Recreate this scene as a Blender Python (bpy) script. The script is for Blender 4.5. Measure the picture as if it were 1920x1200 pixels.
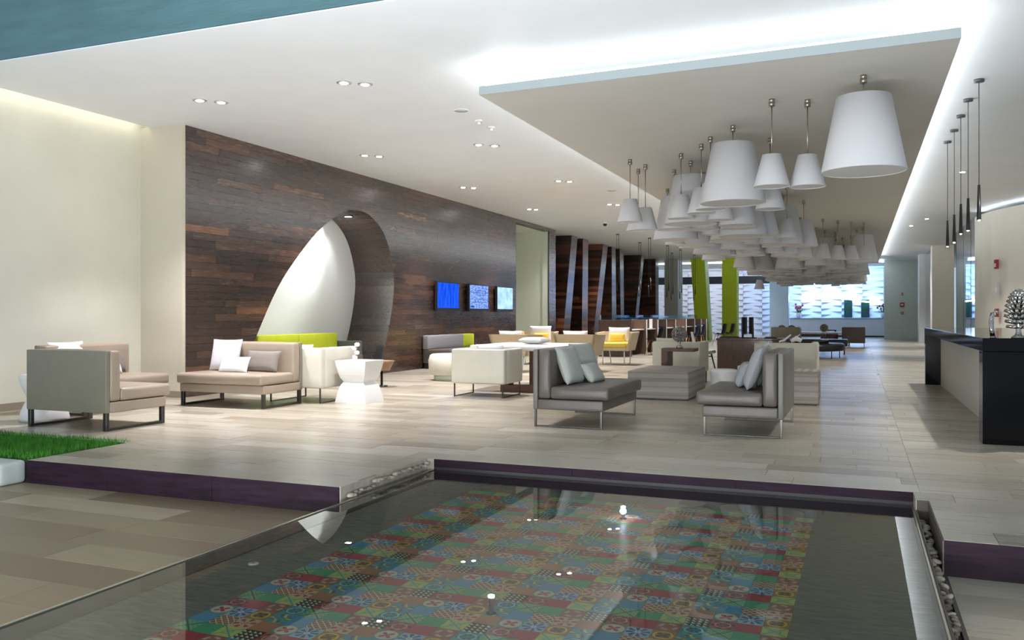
import bpy, bmesh, math, random
from mathutils import Vector, Matrix
random.seed(7)
S = bpy.context.scene
for o in list(bpy.data.objects): bpy.data.objects.remove(o)
COL = S.collection
R = math.radians
PI = math.pi

# ------------------------------------------------------------------ camera
cam = bpy.data.objects.new('camera', bpy.data.cameras.new('camera')); COL.objects.link(cam)
cam.location = (0, 0, 1.15); cam.rotation_euler = (R(90), 0, R(21.94))
cam.data.sensor_width = 36; cam.data.lens = 1614 / 1920 * 36; cam.data.shift_y = -8 / 1920
cam.data.clip_start = .05; cam.data.clip_end = 300
S.camera = cam
# ------------------------------------------------------------------ world, colour, large lights
w = bpy.data.worlds.new('dusk'); S.world = w; w.use_nodes = True
bg = w.node_tree.nodes['Background']; bg.inputs[0].default_value = (.52, .62, .74, 1); bg.inputs[1].default_value = .50
S.view_settings.view_transform = 'Standard'; S.view_settings.look = 'None'
S.view_settings.gamma = 1; S.view_settings.use_curve_mapping = False
S.view_settings.exposure = .72
def area(name, loc, rot, sx, sy, power, col):
    l = bpy.data.lights.new(name, 'AREA'); l.shape = 'RECTANGLE'; l.size = sx; l.size_y = sy; l.energy = power; l.color = col
    o = bpy.data.objects.new(name, l); COL.objects.link(o); o.location = loc; o.rotation_euler = rot
    return o
def spot(loc, power, col=(1, .93, .88), ang=95, blend=.8, tilt=(0, 0), rad=.06):
    l = bpy.data.lights.new('spot_light', 'SPOT'); l.energy = power; l.color = col; l.spot_size = R(ang); l.spot_blend = blend
    l.shadow_soft_size = rad
    o = bpy.data.objects.new('spot_light', l); COL.objects.link(o); o.location = loc; o.rotation_euler = (R(tilt[0]), R(tilt[1]), 0)
    return o
spot((1.5, 3.6, 3.4), 150, (1, .88, .68), 42, .8)
# added fill light behind and above the camera, aimed into the hall
area('fill_light', (-4, -5.5, 4.6), (R(76), 0, 0), 9, 3, 60, (1, .96, .90))
area('fill_uplight', (-2, 1.2, .05), (R(158), 0, 0), 7, 1.2, 560, (.94, .97, 1))  # added low fill lamp that brightens the ceiling, not a fitting of the place
# cold light washing the far reception wall
area('reception_wash', (-1.2, 50.9, 3.6), (R(60), 0, 0), 5.0, .4, 230, (.22, .48, 1))
area('lounge_wash', (-8.2, 50.2, 3.6), (R(50), 0, 0), 6.0, .4, 60, (.84, .9, 1))

# ------------------------------------------------------------------ node helper
class X:
    def __init__(s, nt, v): s.nt = nt; s.v = v
    def _m(s, op, *a):
        n = s.nt.nodes.new('ShaderNodeMath'); n.operation = op
        for i, q in enumerate((s,) + a):
            if isinstance(q, X): q = q.v
            if isinstance(q, (int, float)): n.inputs[i].default_value = q
            else: s.nt.links.new(q, n.inputs[i])
        return X(s.nt, n.outputs[0])
    def __add__(s, o): return s._m('ADD', o)
    def __sub__(s, o): return s._m('SUBTRACT', o)
    def __mul__(s, o): return s._m('MULTIPLY', o)
    def __lt__(s, o): return s._m('LESS_THAN', o)
    def __gt__(s, o): return s._m('GREATER_THAN', o)
    def abs(s): return s._m('ABSOLUTE')
    def sin(s): return s._m('SINE')
    def fr(s): return s._m('FRACT')
    def mx(s, o): return s._m('MAXIMUM', o)
    def mn(s, o): return s._m('MINIMUM', o)
    def sqrt(s): return s._m('SQRT')
    def at2(s, o): return s._m('ARCTAN2', o)
def link(m, a, b): m.node_tree.links.new(a, b)
def node(m, t, **k):
    n = m.node_tree.nodes.new(t)
    for a, b in k.items(): setattr(n, a, b)
    return n
def M(name, col, rough=.5, metal=0, spec=.5, noise=0, nscale=8, bump=0, bscale=60, emit=None, estr=0, stretch=(1, 1, 1), coat=0, trans=0, alpha=1):
    m = bpy.data.materials.new(name); m.use_nodes = True
    b = m.node_tree.nodes['Principled BSDF']
    b.inputs['Base Color'].default_value = (*col, 1); b.inputs['Roughness'].default_value = rough
    b.inputs['Metallic'].default_value = metal; b.inputs['Specular IOR Level'].default_value = spec
    b.inputs['Coat Weight'].default_value = coat; b.inputs['Coat Roughness'].default_value = .08
    b.inputs['Transmission Weight'].default_value = trans; b.inputs['Alpha'].default_value = alpha
    if emit: b.inputs['Emission Color'].default_value = (*emit, 1); b.inputs['Emission Strength'].default_value = estr
    if noise or bump:
        tc = node(m, 'ShaderNodeTexCoord'); mp = node(m, 'ShaderNodeMapping'); mp.inputs['Scale'].default_value = stretch
        link(m, tc.outputs['Object'], mp.inputs[0])
    if noise:
        n = node(m, 'ShaderNodeTexNoise'); n.inputs['Scale'].default_value = nscale; n.inputs['Detail'].default_value = 5
        link(m, mp.outputs[0], n.inputs[0])
        r = node(m, 'ShaderNodeValToRGB'); e = r.color_ramp.elements
        e[0].position = .3; e[1].position = .7
        e[0].color = (*[c * (1 - noise) for c in col], 1); e[1].color = (*[min(1, c * (1 + noise)) for c in col], 1)
        link(m, n.outputs[0], r.inputs[0]); link(m, r.outputs[0], b.inputs['Base Color'])
    if bump:
        n = node(m, 'ShaderNodeTexNoise'); n.inputs['Scale'].default_value = bscale; n.inputs['Detail'].default_value = 3
        link(m, mp.outputs[0], n.inputs[0])
        q = node(m, 'ShaderNodeBump'); q.inputs['Strength'].default_value = bump; q.inputs['Distance'].default_value = .01
        link(m, n.outputs[0], q.inputs['Height']); link(m, q.outputs[0], b.inputs['Normal'])
    return m
def tone_mat(name, stops, rough, spec=.5, grain=(1, 12, 12), gs=6, gamt=.25, coat=0, rvar=.1, bump=.05, brick=None):
    """planks: colour from the per-plank face attribute 'tone', with long grain"""
    m = M(name, (1, 1, 1), rough, 0, spec, coat=coat); b = m.node_tree.nodes['Principled BSDF']
    tc = node(m, 'ShaderNodeTexCoord'); mp = node(m, 'ShaderNodeMapping'); mp.inputs['Scale'].default_value = grain
    link(m, tc.outputs['Object'], mp.inputs[0])
    at = node(m, 'ShaderNodeAttribute', attribute_name='tone')
    off = node(m, 'ShaderNodeVectorMath', operation='SCALE'); off.inputs[0].default_value = (17, 31, 23); link(m, at.outputs['Fac'], off.inputs['Scale'])
    ad = node(m, 'ShaderNodeVectorMath', operation='ADD'); link(m, mp.outputs[0], ad.inputs[0]); link(m, off.outputs[0], ad.inputs[1])
    n = node(m, 'ShaderNodeTexNoise'); n.inputs['Scale'].default_value = gs; n.inputs['Detail'].default_value = 6; link(m, ad.outputs[0], n.inputs[0])
    r = node(m, 'ShaderNodeValToRGB'); cr = r.color_ramp
    while len(cr.elements) < len(stops): cr.elements.new(.5)
    for e, (p, c) in zip(cr.elements, stops): e.position = p; e.color = (*c, 1)
    link(m, at.outputs['Fac'], r.inputs[0])
    mr = node(m, 'ShaderNodeMapRange'); mr.inputs['From Min'].default_value = .25; mr.inputs['From Max'].default_value = .75
    mr.inputs['To Min'].default_value = 1 - gamt; mr.inputs['To Max'].default_value = 1 + gamt; link(m, n.outputs[0], mr.inputs[0])
    mu = node(m, 'ShaderNodeVectorMath', operation='SCALE'); link(m, r.outputs[0], mu.inputs[0]); link(m, mr.outputs[0], mu.inputs['Scale'])
    link(m, mu.outputs[0], b.inputs['Base Color'])
    m2 = node(m, 'ShaderNodeMapRange'); m2.inputs['To Min'].default_value = rough - rvar; m2.inputs['To Max'].default_value = rough + rvar
    link(m, n.outputs[0], m2.inputs[0]); link(m, m2.outputs[0], b.inputs['Roughness'])
    q = node(m, 'ShaderNodeBump'); q.inputs['Strength'].default_value = bump; q.inputs['Distance'].default_value = .004
    link(m, n.outputs[0], q.inputs['Height']); link(m, q.outputs[0], b.inputs['Normal'])
    return m
def emis(name, col, s):
    m = bpy.data.materials.new(name); m.use_nodes = True; nt = m.node_tree; nt.nodes.clear()
    o = nt.nodes.new('ShaderNodeOutputMaterial'); e = nt.nodes.new('ShaderNodeEmission')
    e.inputs[0].default_value = (*col, 1); e.inputs[1].default_value = s; nt.links.new(e.outputs[0], o.inputs[0]); return m
def thin(name, tint, rough=0, ior=1.33, k=1.0, base=0.0):
    """thin clear sheet: fresnel mix of see-through and mirror"""
    m = bpy.data.materials.new(name); m.use_nodes = True; nt = m.node_tree; nt.nodes.clear()
    o = nt.nodes.new('ShaderNodeOutputMaterial'); mx = nt.nodes.new('ShaderNodeMixShader')
    f = nt.nodes.new('ShaderNodeFresnel'); f.inputs[0].default_value = ior
    t = nt.nodes.new('ShaderNodeBsdfTransparent'); t.inputs[0].default_value = (*tint, 1)
    g = nt.nodes.new('ShaderNodeBsdfGlossy'); g.inputs['Roughness'].default_value = rough
    a = nt.nodes.new('ShaderNodeMath'); a.operation = 'MULTIPLY_ADD'; a.inputs[1].default_value = k; a.inputs[2].default_value = base; a.use_clamp = True
    nt.links.new(f.outputs[0], a.inputs[0]); nt.links.new(a.outputs[0], mx.inputs[0])
    nt.links.new(t.outputs[0], mx.inputs[1]); nt.links.new(g.outputs[0], mx.inputs[2]); nt.links.new(mx.outputs[0], o.inputs[0]); return m

# ------------------------------------------------------------------ mesh helper
def sm(bm, ang=40):
    for f in bm.faces: f.smooth = True
class MB:
    def __init__(s): s.bm = bmesh.new()
    def box(s, x0, x1, y0, y1, z0, z1, bev=0, mat=0, seg=1):
        r = bmesh.ops.create_cube(s.bm, size=1); vs = r['verts']
        for v in vs: v.co = Vector(((x0 + x1) / 2 + v.co.x * (x1 - x0), (y0 + y1) / 2 + v.co.y * (y1 - y0), (z0 + z1) / 2 + v.co.z * (z1 - z0)))
        fs = {f for v in vs for f in v.link_faces}
        for f in fs: f.material_index = mat
        if bev:
            es = {e for v in vs for e in v.link_edges}
            bmesh.ops.bevel(s.bm, geom=list(es), offset=bev, segments=seg, affect='EDGES', profile=.5)
        return s
    def soft(s, x0, x1, y0, y1, z0, z1, r=.03, puff=0, n=4, mat=0):
        """rounded upholstered block"""
        c = Vector(((x0 + x1) / 2, (y0 + y1) / 2, (z0 + z1) / 2)); h = Vector(((x1 - x0) / 2, (y1 - y0) / 2, (z1 - z0) / 2))
        r = min(r, *[q * .98 for q in h])
        def ticks(hh):
            t = [-hh, -hh + .35 * r, -hh + r]
            m = [(-hh + r) + (2 * (hh - r)) * i / n for i in range(1, n)]
            return t + m + [hh - r, hh - .35 * r, hh]
        new = []
        for ax in range(3):
            a, b = [(1, 2), (2, 0), (0, 1)][ax]
            ta, tb = ticks(h[a]), ticks(h[b])
            for sg in (-1, 1):
                g = []
                for p in ta:
                    row = []
                    for q in tb:
                        v = Vector((0, 0, 0)); v[ax] = sg * h[ax]; v[a] = p; v[b] = q
                        k = Vector([max(-(h[i] - r), min(h[i] - r, v[i])) for i in range(3)])
                        d = (v - k); d = d.normalized() if d.length > 1e-9 else d
                        w_ = k + d * r
                        if puff:
                            e = Vector((0, 0, 0)); e[ax] = sg
                            w_ += e * puff * (1 - (p / h[a]) ** 2) * (1 - (q / h[b]) ** 2)
                        row.append(s.bm.verts.new(c + w_))
                    g.append(row)
                for i in range(len(ta) - 1):
                    for j in range(len(tb) - 1):
                        vv = [g[i][j], g[i + 1][j], g[i + 1][j + 1], g[i][j + 1]]
                        if sg < 0: vv.reverse()
                        f = s.bm.faces.new(vv); f.smooth = True; f.material_index = mat
                new += [v for row in g for v in row]
        bmesh.ops.remove_doubles(s.bm, verts=new, dist=1e-5)
        return s
    def lathe(s, prof, c=(0, 0, 0), seg=24, mat=0, smooth=True):
        rings = []
        for (r, z) in prof:
            if r < 1e-5: rings.append([s.bm.verts.new((c[0], c[1], c[2] + z))])
            else: rings.append([s.bm.verts.new((c[0] + r * math.cos(2 * PI * i / seg), c[1] + r * math.sin(2 * PI * i / seg), c[2] + z)) for i in range(seg)])
        for a, b in zip(rings, rings[1:]):
            for i in range(seg):
                j = (i + 1) % seg
                if len(a) == 1 and len(b) == 1: continue
                if len(a) == 1: vv = [a[0], b[j], b[i]]
                elif len(b) == 1: vv = [a[i], a[j], b[0]]
                else: vv = [a[i], a[j], b[j], b[i]]
                f = s.bm.faces.new(vv); f.smooth = smooth; f.material_index = mat
        return s
    def tube(s, pts, r, seg=6, mat=0, cap=True):
        pts = [Vector(p) for p in pts]; rr = r if isinstance(r, (list, tuple)) else [r] * len(pts)
        rings = []
        for i, p in enumerate(pts):
            d = (pts[min(i + 1, len(pts) - 1)] - pts[max(i - 1, 0)]).normalized()
            u = d.cross(Vector((0, 0, 1)) if abs(d.z) < .9 else Vector((1, 0, 0))).normalized(); v = d.cross(u)
            rings.append([s.bm.verts.new(p + rr[i] * (math.cos(2 * PI * k / seg) * u + math.sin(2 * PI * k / seg) * v)) for k in range(seg)])
        for a, b in zip(rings, rings[1:]):
            for i in range(seg):
                j = (i + 1) % seg
                f = s.bm.faces.new([a[i], b[i], b[j], a[j]]); f.smooth = True; f.material_index = mat
        if cap:
            f = s.bm.faces.new(rings[0]); f.material_index = mat
            f = s.bm.faces.new(rings[-1][::-1]); f.material_index = mat
        return s
    def prism(s, poly, axis, a, b, mat=0, tone=None):
        """polygon in the two other axes extruded from a to b along axis"""
        o = [(1, 2), (0, 2), (0, 1)][axis]
        l = None
        if tone is not None: l = s.bm.faces.layers.float.get('tone') or s.bm.faces.layers.float.new('tone')
        def mk(p, t):
            v = [0, 0, 0]; v[axis] = t; v[o[0]] = p[0]; v[o[1]] = p[1]; return s.bm.verts.new(v)
        A = [mk(p, a) for p in poly]; B = [mk(p, b) for p in poly]; n = len(poly); fs = []
        fs.append(s.bm.faces.new(A)); fs.append(s.bm.faces.new(B[::-1]))
        for i in range(n): fs.append(s.bm.faces.new([A[i], B[i], B[(i + 1) % n], A[(i + 1) % n]]))
        for f in fs: f.material_index = mat
        if tone is not None:
            for f in fs: f[l] = tone
        return s
    def hexa(s, p, mat=0):
        """8 corners: bottom 4 then top 4"""
        v = [s.bm.verts.new(q) for q in p]
        for i in ((0, 3, 2, 1), (4, 5, 6, 7), (0, 1, 5, 4), (1, 2, 6, 5), (2, 3, 7, 6), (3, 0, 4, 7)):
            f = s.bm.faces.new([v[k] for k in i]); f.material_index = mat
        return s
    def mesh(s, name, mats):
        bmesh.ops.recalc_face_normals(s.bm, faces=s.bm.faces[:])
        me = bpy.data.meshes.new(name); s.bm.to_mesh(me); s.bm.free()
        for m in (mats if isinstance(mats, (list, tuple)) else [mats]): me.materials.append(m)
        return me
    def build(s, name, mats, parent=None, smooth_by=None):
        return put(name, s.mesh(name, mats), parent)
def put(name, me, parent=None, loc=None, rot=None):
    o = bpy.data.objects.new(name, me); COL.objects.link(o)
    if parent: o.parent = parent
    if loc: o.location = loc
    if rot: o.rotation_euler = rot
    return o
def tag(o, label, cat, group=None, kind=None):
    o['label'] = label; o['category'] = cat
    if group: o['group'] = group
    if kind: o['kind'] = kind
    return o
def thing(name, label, cat, loc=(0, 0, 0), rz=0, group=None):
    o = bpy.data.objects.new(name, None); COL.objects.link(o); o.location = loc; o.rotation_euler = (0, 0, rz)
    o.empty_display_size = .1
    return tag(o, label, cat, group)
def struct(o, label=None, cat=None):
    o['kind'] = 'structure'
    if label: o['label'] = label
    if cat: o['category'] = cat
    return o
def dup(root, loc, rz=0, label=None, group=None):
    c = root.copy(); COL.objects.link(c); c.location = loc; c.rotation_euler = (0, 0, rz)
    if label: c['label'] = label
    if group: c['group'] = group
    for ch in list(root.children):
        d = ch.copy(); COL.objects.link(d); d.parent = c
        for g in list(ch.children):
            e = g.copy(); COL.objects.link(e); e.parent = d
    return c

# ------------------------------------------------------------------ materials
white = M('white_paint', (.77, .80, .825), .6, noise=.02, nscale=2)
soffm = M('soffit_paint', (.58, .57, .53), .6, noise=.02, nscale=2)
cream = M('cream_plaster', (.70, .68, .57), .65, noise=.05, nscale=1.2, bump=.05)
creamw = M('warm_white_plaster', (.80, .77, .68), .6, noise=.03, nscale=1.0)
sage = M('pale_sage_plaster', (.62, .66, .56), .6, noise=.02)
teal = M('teal_lit_render', (.085, .18, .20), .7, noise=.12, nscale=1.5, bump=.5, bscale=9, stretch=(1, 1, 6))  # greyish render; the teal light on it is put into the colour
wood = tone_mat('dark_wood_planks', [(0, (.030, .016, .012)), (.35, (.05, .027, .019)), (.7, (.08, .042, .026)), (.88, (.13, .058, .028)), (1, (.21, .095, .037))], .27, .7, grain=(14, 1, 14), gs=4, gamt=.07, coat=.55, bump=0, rvar=.03)
wood.node_tree.nodes['Principled BSDF'].inputs['Coat Roughness'].default_value = .22
woodf = tone_mat('dark_wood_fins', [(0, (.022, .010, .007)), (.5, (.06, .024, .015)), (.85, (.12, .045, .022)), (1, (.20, .07, .03))], .3, .6, grain=(1, 1, 14), gs=3, gamt=.15, coat=.5, bump=0, rvar=.03)
woodf.node_tree.nodes['Principled BSDF'].inputs['Coat Roughness'].default_value = .2
dwood = M('veneer', (.105, .058, .038), .4, noise=.35, nscale=5, stretch=(10, 10, .8), coat=.2)
woodp = M('walnut_frame', (.11, .05, .03), .45, noise=.3, nscale=6, stretch=(2, 2, 12))
stone = tone_mat('vein_cut_limestone', [(0, (.29, .25, .185)), (.4, (.37, .33, .25)), (.7, (.43, .39, .305)), (1, (.51, .47, .39))], .30, .5, grain=(.5, 9, 9), gs=4, gamt=.09, rvar=.08, bump=.03)
stonel = tone_mat('vein_cut_limestone_terrace', [(0, (.15, .10, .056)), (.4, (.23, .17, .10)), (.7, (.30, .235, .14)), (1, (.40, .325, .215))], .4, .5, grain=(.7, 9, 9), gs=5, gamt=.18, rvar=.1, bump=.03)
stonef = M('far_limestone', (.40, .36, .30), .26, noise=.12, nscale=3, stretch=(.6, 6, 1))
riser = M('stained_step_face', (.020, .009, .018), .6, spec=.15, noise=.35, nscale=4, stretch=(1, 1, 9))
slate = M('wet_slate', (.17, .175, .13), .5, noise=.35, nscale=5, stretch=(2, 9, 1))
water = thin('pool_water', (.90, .94, .92), 0, 1.33, 1.3, .02)
rimm = M('pool_rim_steel', (.45, .42, .36), .25, 1)
taupe = M('taupe_leather', (.33, .265, .20), .38, noise=.05, nscale=3, bump=.03)
panel = M('taupe_vinyl_panel', (.20, .185, .135), .42, noise=.04)
greyl = M('grey_leather', (.120, .102, .086), .4, noise=.06, nscale=3, bump=.03)
greyp = M('grey_vinyl_panel', (.16, .15, .125), .42, noise=.04)
creaml = M('cream_leather', (.60, .57, .48), .38, noise=.03)
creamr = M('ivory_vinyl', (.62, .59, .47), .45, noise=.03)
tan = M('tan_vinyl', (.58, .46, .29), .45, noise=.04)
yellow = M('yellow_fabric', (.86, .62, .09), .8, noise=.08, nscale=20, bump=.1)
lime = M('lime_fabric', (.52, .60, .02), .7, noise=.05)
limep = M('lime_paint', (.46, .60, .01), .55, noise=.03)
chrome = M('brushed_steel', (.09, .087, .08), .35, 1)
mirror = M('polished_chrome', (.45, .44, .42), .08, 1)
wlegs = M('white_metal', (.78, .78, .80), .35)
lilac = M('pale_lilac_fabric', (.66, .63, .68), .8, noise=.04, nscale=30, bump=.1)
wpil = M('white_fabric', (.80, .80, .82), .8, noise=.03, nscale=30, bump=.1)
tpil = M('taupe_fabric', (.21, .18, .155), .8, noise=.06, nscale=30, bump=.1)
gpil = M('silver_grey_fabric', (.44, .46, .42), .8, noise=.06, nscale=40, bump=.12)
dpil = M('mid_grey_fabric', (.30, .30, .31), .8, noise=.08, nscale=40, bump=.12)
whitem = M('white_lacquer', (.80, .79, .77), .3)
shade = M('white_lampshade', (.66, .66, .68), .75, noise=.015, nscale=3)
shadei = M('lampshade_lining', (.62, .62, .62), .8)
nickel = M('nickel', (.42, .39, .32), .3, 1)
blackg = M('black_granite', (.003, .003, .004), .08, 0, .2)
black = M('black_satin', (.012, .012, .014), .35)
blackl = M('black_leather', (.012, .014, .02), .3)
brownl = M('brown_leather', (.13, .10, .085), .4)
green = M('grass', (.05, .25, .012), .6, noise=.5, nscale=6)
soil = M('soil', (.03, .025, .015), .9)
leafm = M('palm_leaf', (.06, .26, .06), .5)
pebm = M('pebble_stone', (.24, .20, .15), .7, noise=.3, nscale=5)
glassm = thin('clear_glass', (.80, .90, .93), 0, 1.5, .3)
glassb = thin('storefront_glass', (.55, .75, .78), 0.02, 1.5, 1.2, .25)
strip_e = emis('cove_led', (.93, .97, 1), 15)
strip_b = emis('cool_led', (.75, .87, 1), 10)
lampe = emis('lamp_glow', (1, .95, 1), 60)
redm = M('red_plastic', (.36, .03, .03), .4)
def striped(name, a, b, axis, freq):
    m = M(name, a, .75); bs = m.node_tree.nodes['Principled BSDF']; tc = node(m, 'ShaderNodeTexCoord'); sp = node(m, 'ShaderNodeSeparateXYZ')
    link(m, tc.outputs['Object'], sp.inputs[0]); v = X(m.node_tree, sp.outputs[axis])
    s1 = (v * freq).sin() + (v * (freq * 2.7)).sin() * .6
    r = node(m, 'ShaderNodeValToRGB'); e = r.color_ramp.elements; e[0].position = .3; e[1].position = .62; e[0].color = (*a, 1); e[1].color = (*b, 1)
    mr = node(m, 'ShaderNodeMapRange'); mr.inputs['From Min'].default_value = -1.6; mr.inputs['From Max'].default_value = 1.6
    link(m, s1.v, mr.inputs[0]); link(m, mr.outputs[0], r.inputs[0]); link(m, r.outputs[0], bs.inputs['Base Color']); return m
stripe_z = striped('striped_fabric', (.29, .255, .225), (.37, .335, .30), 2, 62)
stripe_y = striped('striped_fabric_pale', (.42, .38, .34), (.60, .57, .54), 0, 58)

# ------------------------------------------------------------------ floors
H = 3.84
fl = struct(bpy.data.objects.new('floor', None), 'pale limestone plank floor of the hall', 'floor'); COL.objects.link(fl)
mb = MB()
mb.box(-11, 12, 6.19, 54, -.30, -.006)          # slab beyond the pool
mb.box(-6.15, -3.23, 4.93, 6.19, -.30, -.006)
mb.box(-11, -6.15, 6.02, 6.19, -.30, -.006)
mb.box(.405, 12, 4.92, 6.19, -.30, -.006)
mb.box(.33, .405, 5.93, 6.19, -.30, -.006)
mb.build('slab', stonef, fl)
def plank_rows(y0, y1, rh, spans, lens, tone=lambda: random.random()):
    out = []; y = y0
    while y < y1 - .01:
        yy = min(y + rh, y1)
        for (xa, xb) in spans(y, yy):
            x = xa - random.uniform(0, 1.0)
            while x < xb:
                L = random.choice(lens); a, b = max(x, xa), min(x + L, xb)
                if b - a > .04: out.append((a, b, y, yy, random.uniform(0, .0012), tone()))
                x += L
        y = yy
    return out
def add_plank(mb, p, z, th=.006, g=.0012):
    a, b, y0, y1, j, t = p
    mb.prism([(a + g, y0 + g), (b - g, y0 + g), (b - g, y1 - g), (a + g, y1 - g)], 2, z - th, z + j - .0012, tone=t)
def planks(parent, L, z, mat, name='plank', limit=300, far=24):
    L.sort(key=lambda p: ((p[0] + p[1]) / 2) ** 2 + ((p[2] + p[3]) / 2) ** 2)
    vis = []; rest = []
    for p in L:
        cx, cy = (p[0] + p[1]) / 2, (p[2] + p[3]) / 2
        d = -cx * .3736 + cy * .9276; r = cx * .9276 + cy * .3736
        (vis if d > .5 and abs(r / d) < .64 else rest).append(p)
    for i, p in enumerate(vis):
        if i < limit: m = MB(); add_plank(m, p, z); m.build(name, mat, parent)
        else: rest.append(p)
    m = MB()
    for p in rest: add_plank(m, p, z)
    o = m.build(name + '_field', mat, parent); o['kind'] = 'stuff'
def spans_up(y0, y1):
    ym = (y0 + y1) / 2
    if ym < 5.93: s = [(-6.15 if ym < 6.02 else -9.6, -3.23), (.405, 9)]
    elif ym < 6.19: s = [(-6.15 if ym < 6.02 else -9.6, -3.23), (.33, 9)]
    else: s = [(-9.6, .37), (.37, 9)]
    return s
T = lambda: min(1, max(0, random.gauss(.5, .24)))
up = plank_rows(4.93, 5.93, .25, spans_up, (.6, .9, 1.2), T) + plank_rows(5.93, 6.19, .26, spans_up, (.6, .9, 1.2), T) + plank_rows(6.19, 23.94, .25, spans_up, (.6, .9, 1.2), T)
planks(fl, up, 0, stone)
m = MB()
for p in plank_rows(23.94, 53, .5, lambda a, b: [(-10.4, .37), (.37, 9)], (1.8, 2.4), T): add_plank(m, p, 0)
o = m.build('plank_field', stone, fl); o['kind'] = 'stuff'
# lower terrace, left and right of the pool
fl2 = struct(bpy.data.objects.new('floor', None), 'lower terrace of brown limestone planks left of the pool', 'floor'); COL.objects.link(fl2)
m = MB(); m.box(-11, -3.30, .3, 4.93, -.40, -.186); m.build('slab', stonef, fl2)
planks(fl2, plank_rows(.43, 4.93, .30, lambda a, b: [(-10.5, -3.30)], (.9, 1.2, 1.5), T), -.18, stonel, limit=220)
fl3 = struct(bpy.data.objects.new('floor', None), 'lower terrace of pale limestone planks right of the pool', 'floor'); COL.objects.link(fl3)
m = MB(); m.box(.42, 9, .3, 4.92, -.40, -.186); m.build('slab', stonef, fl3)
planks(fl3, plank_rows(.42, 4.92, .30, lambda a, b: [(.42, 6)], (.9, 1.2), T), -.18, stone, limit=60)
# step faces
def face_boards(nm, x0, x1, y, z0, z1, cuts, lab):
    t = struct(bpy.data.objects.new(nm, None), lab, 'step'); COL.objects.link(t)
    xs = [x0] + cuts + [x1]
    for a, b in zip(xs, xs[1:]): MB().box(a + .001, b - .001, y - .012, y, z0, z1, .001).build('board', riser, t)
face_boards('trim_1', -6.15, -3.235, 4.93, -.18, -.002, [-5.3, -4.3], 'purple brown step face between hall floor and lower left terrace')
face_boards('trim_2', -3.165, .33, 6.19, -.062, -.002, [-2.0, -.8], 'purple brown stone face along the far edge of the pool')
face_boards('trim_3', .405, 9, 4.92, -.18, -.002, [1.6, 2.9], 'purple brown step face right of the pebble channel')

MB().box(-3.165, .33, 6.182, 6.19, -.30, -.063).build('lower_band', M('dark_stone_band', (.012, .009, .012), .5), bpy.data.objects['trim_2'])
# ------------------------------------------------------------------ pool
pool = struct(bpy.data.objects.new('pool', None), 'shallow reflecting pool with a mosaic bed', 'pool'); COL.objects.link(pool)
ZB = -.16
MX0, MX1, MY1, TP = -2.69, -.272, 5.87, .1052
m = MB(); m.box(-3.16, .33, .3, 6.178, -.35, ZB - .008); m.build('pool_base', slate, pool)
m = MB()                                            # slate border slabs round the mosaic
def sl(x0, x1, y0, y1):
    m.box(x0 + .001, x1 - .001, y0 + .001, y1 - .001, ZB - .008, ZB, .0008)
y = .5
while y < 6.17:
    y2 = min(y + .42, 6.175); sl(-3.14, MX0, y, y2); sl(MX1, .31, y, y2); y = y2
x = MX0
while x < MX1 - .01:
    x2 = min(x + .59, MX1); sl(x, x2, MY1, 6.175); x = x2
m.build('slate_border', slate, pool)
for (xa, xb, nm) in ((-3.165, -3.145, 'rim'), (.315, .33, 'rim')):
    MB().box(xa, xb, .3, 6.177, -.3, -.079, .002).build(nm, rimm, pool)
# tile designs --------------------------------------------------------------
def tile_mat(name, bgc, fgc, fn, fg2=None, fn2=None):
    up_ = lambda c: tuple(min(.8, q * 1.35) for q in c) if c else c
    bgc, fgc, fg2 = up_(bgc), up_(fgc), up_(fg2)
    m = M(name, bgc, .35, 0, .5); b = m.node_tree.nodes['Principled BSDF']; nt = m.node_tree
    if fn is None: return m
    tc = node(m, 'ShaderNodeTexCoord'); sp = node(m, 'ShaderNodeSeparateXYZ'); link(m, tc.outputs['UV'], sp.inputs[0])
    u = X(nt, sp.outputs[0]) - .5; v = X(nt, sp.outputs[1]) - .5
    r = (u * u + v * v).sqrt(); a = v.at2(u)
    cur = None
    for c, f in ((fgc, fn), (fg2, fn2)):
        if f is None: continue
        mx = node(m, 'ShaderNodeMix', data_type='RGBA'); link(m, f(u, v, r, a).v, mx.inputs[0])
        if cur is None: mx.inputs[6].default_value = (*bgc, 1)
        else: link(m, cur, mx.inputs[6])
        mx.inputs[7].default_value = (*c, 1); cur = mx.outputs[2]
    link(m, cur, b.inputs['Base Color']); return m
CRM = (.62, .58, .36); GRN = (.02, .30, .13); RED = (.36, .02, .035); BLU = (.05, .25, .38); BRN = (.36, .15, .06); YEL = (.42, .46, .10); NAV = (.02, .06, .16); BLK = (.012, .02, .015)
lat = lambda u, v, r, a: ((((u + v) * 3).fr() - .5).abs() < .09).mx((((u - v) * 3).fr() - .5).abs() < .09)
star = lambda n, t=.5: (lambda u, v, r, a: ((a * n).sin() > t) * (r < .48) * (r > .06))
ring = lambda r0, w_: (lambda u, v, r, a: ((r - r0).abs() < w_))
tri = lambda u, v, r, a: ((u * 4).fr() + (v * 4).fr() < .8) * ((((u * 4).fr() - .5).abs() < .42))
petal = lambda u, v, r, a: (r < (a * 2).sin().abs() * .34)
xx = lambda u, v, r, a: ((u.abs() - v.abs()).abs() < .05)
dots = lambda u, v, r, a: ((u * 25).sin() * (v * 25).sin() > .35)
arcs = lambda u, v, r, a: ((((u - .5) * (u - .5) + (v - .5) * (v - .5)).sqrt() - .5).abs() < .05).mx(((((u + .5) * (u + .5) + (v + .5) * (v + .5)).sqrt() - .5).abs() < .05))
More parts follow.
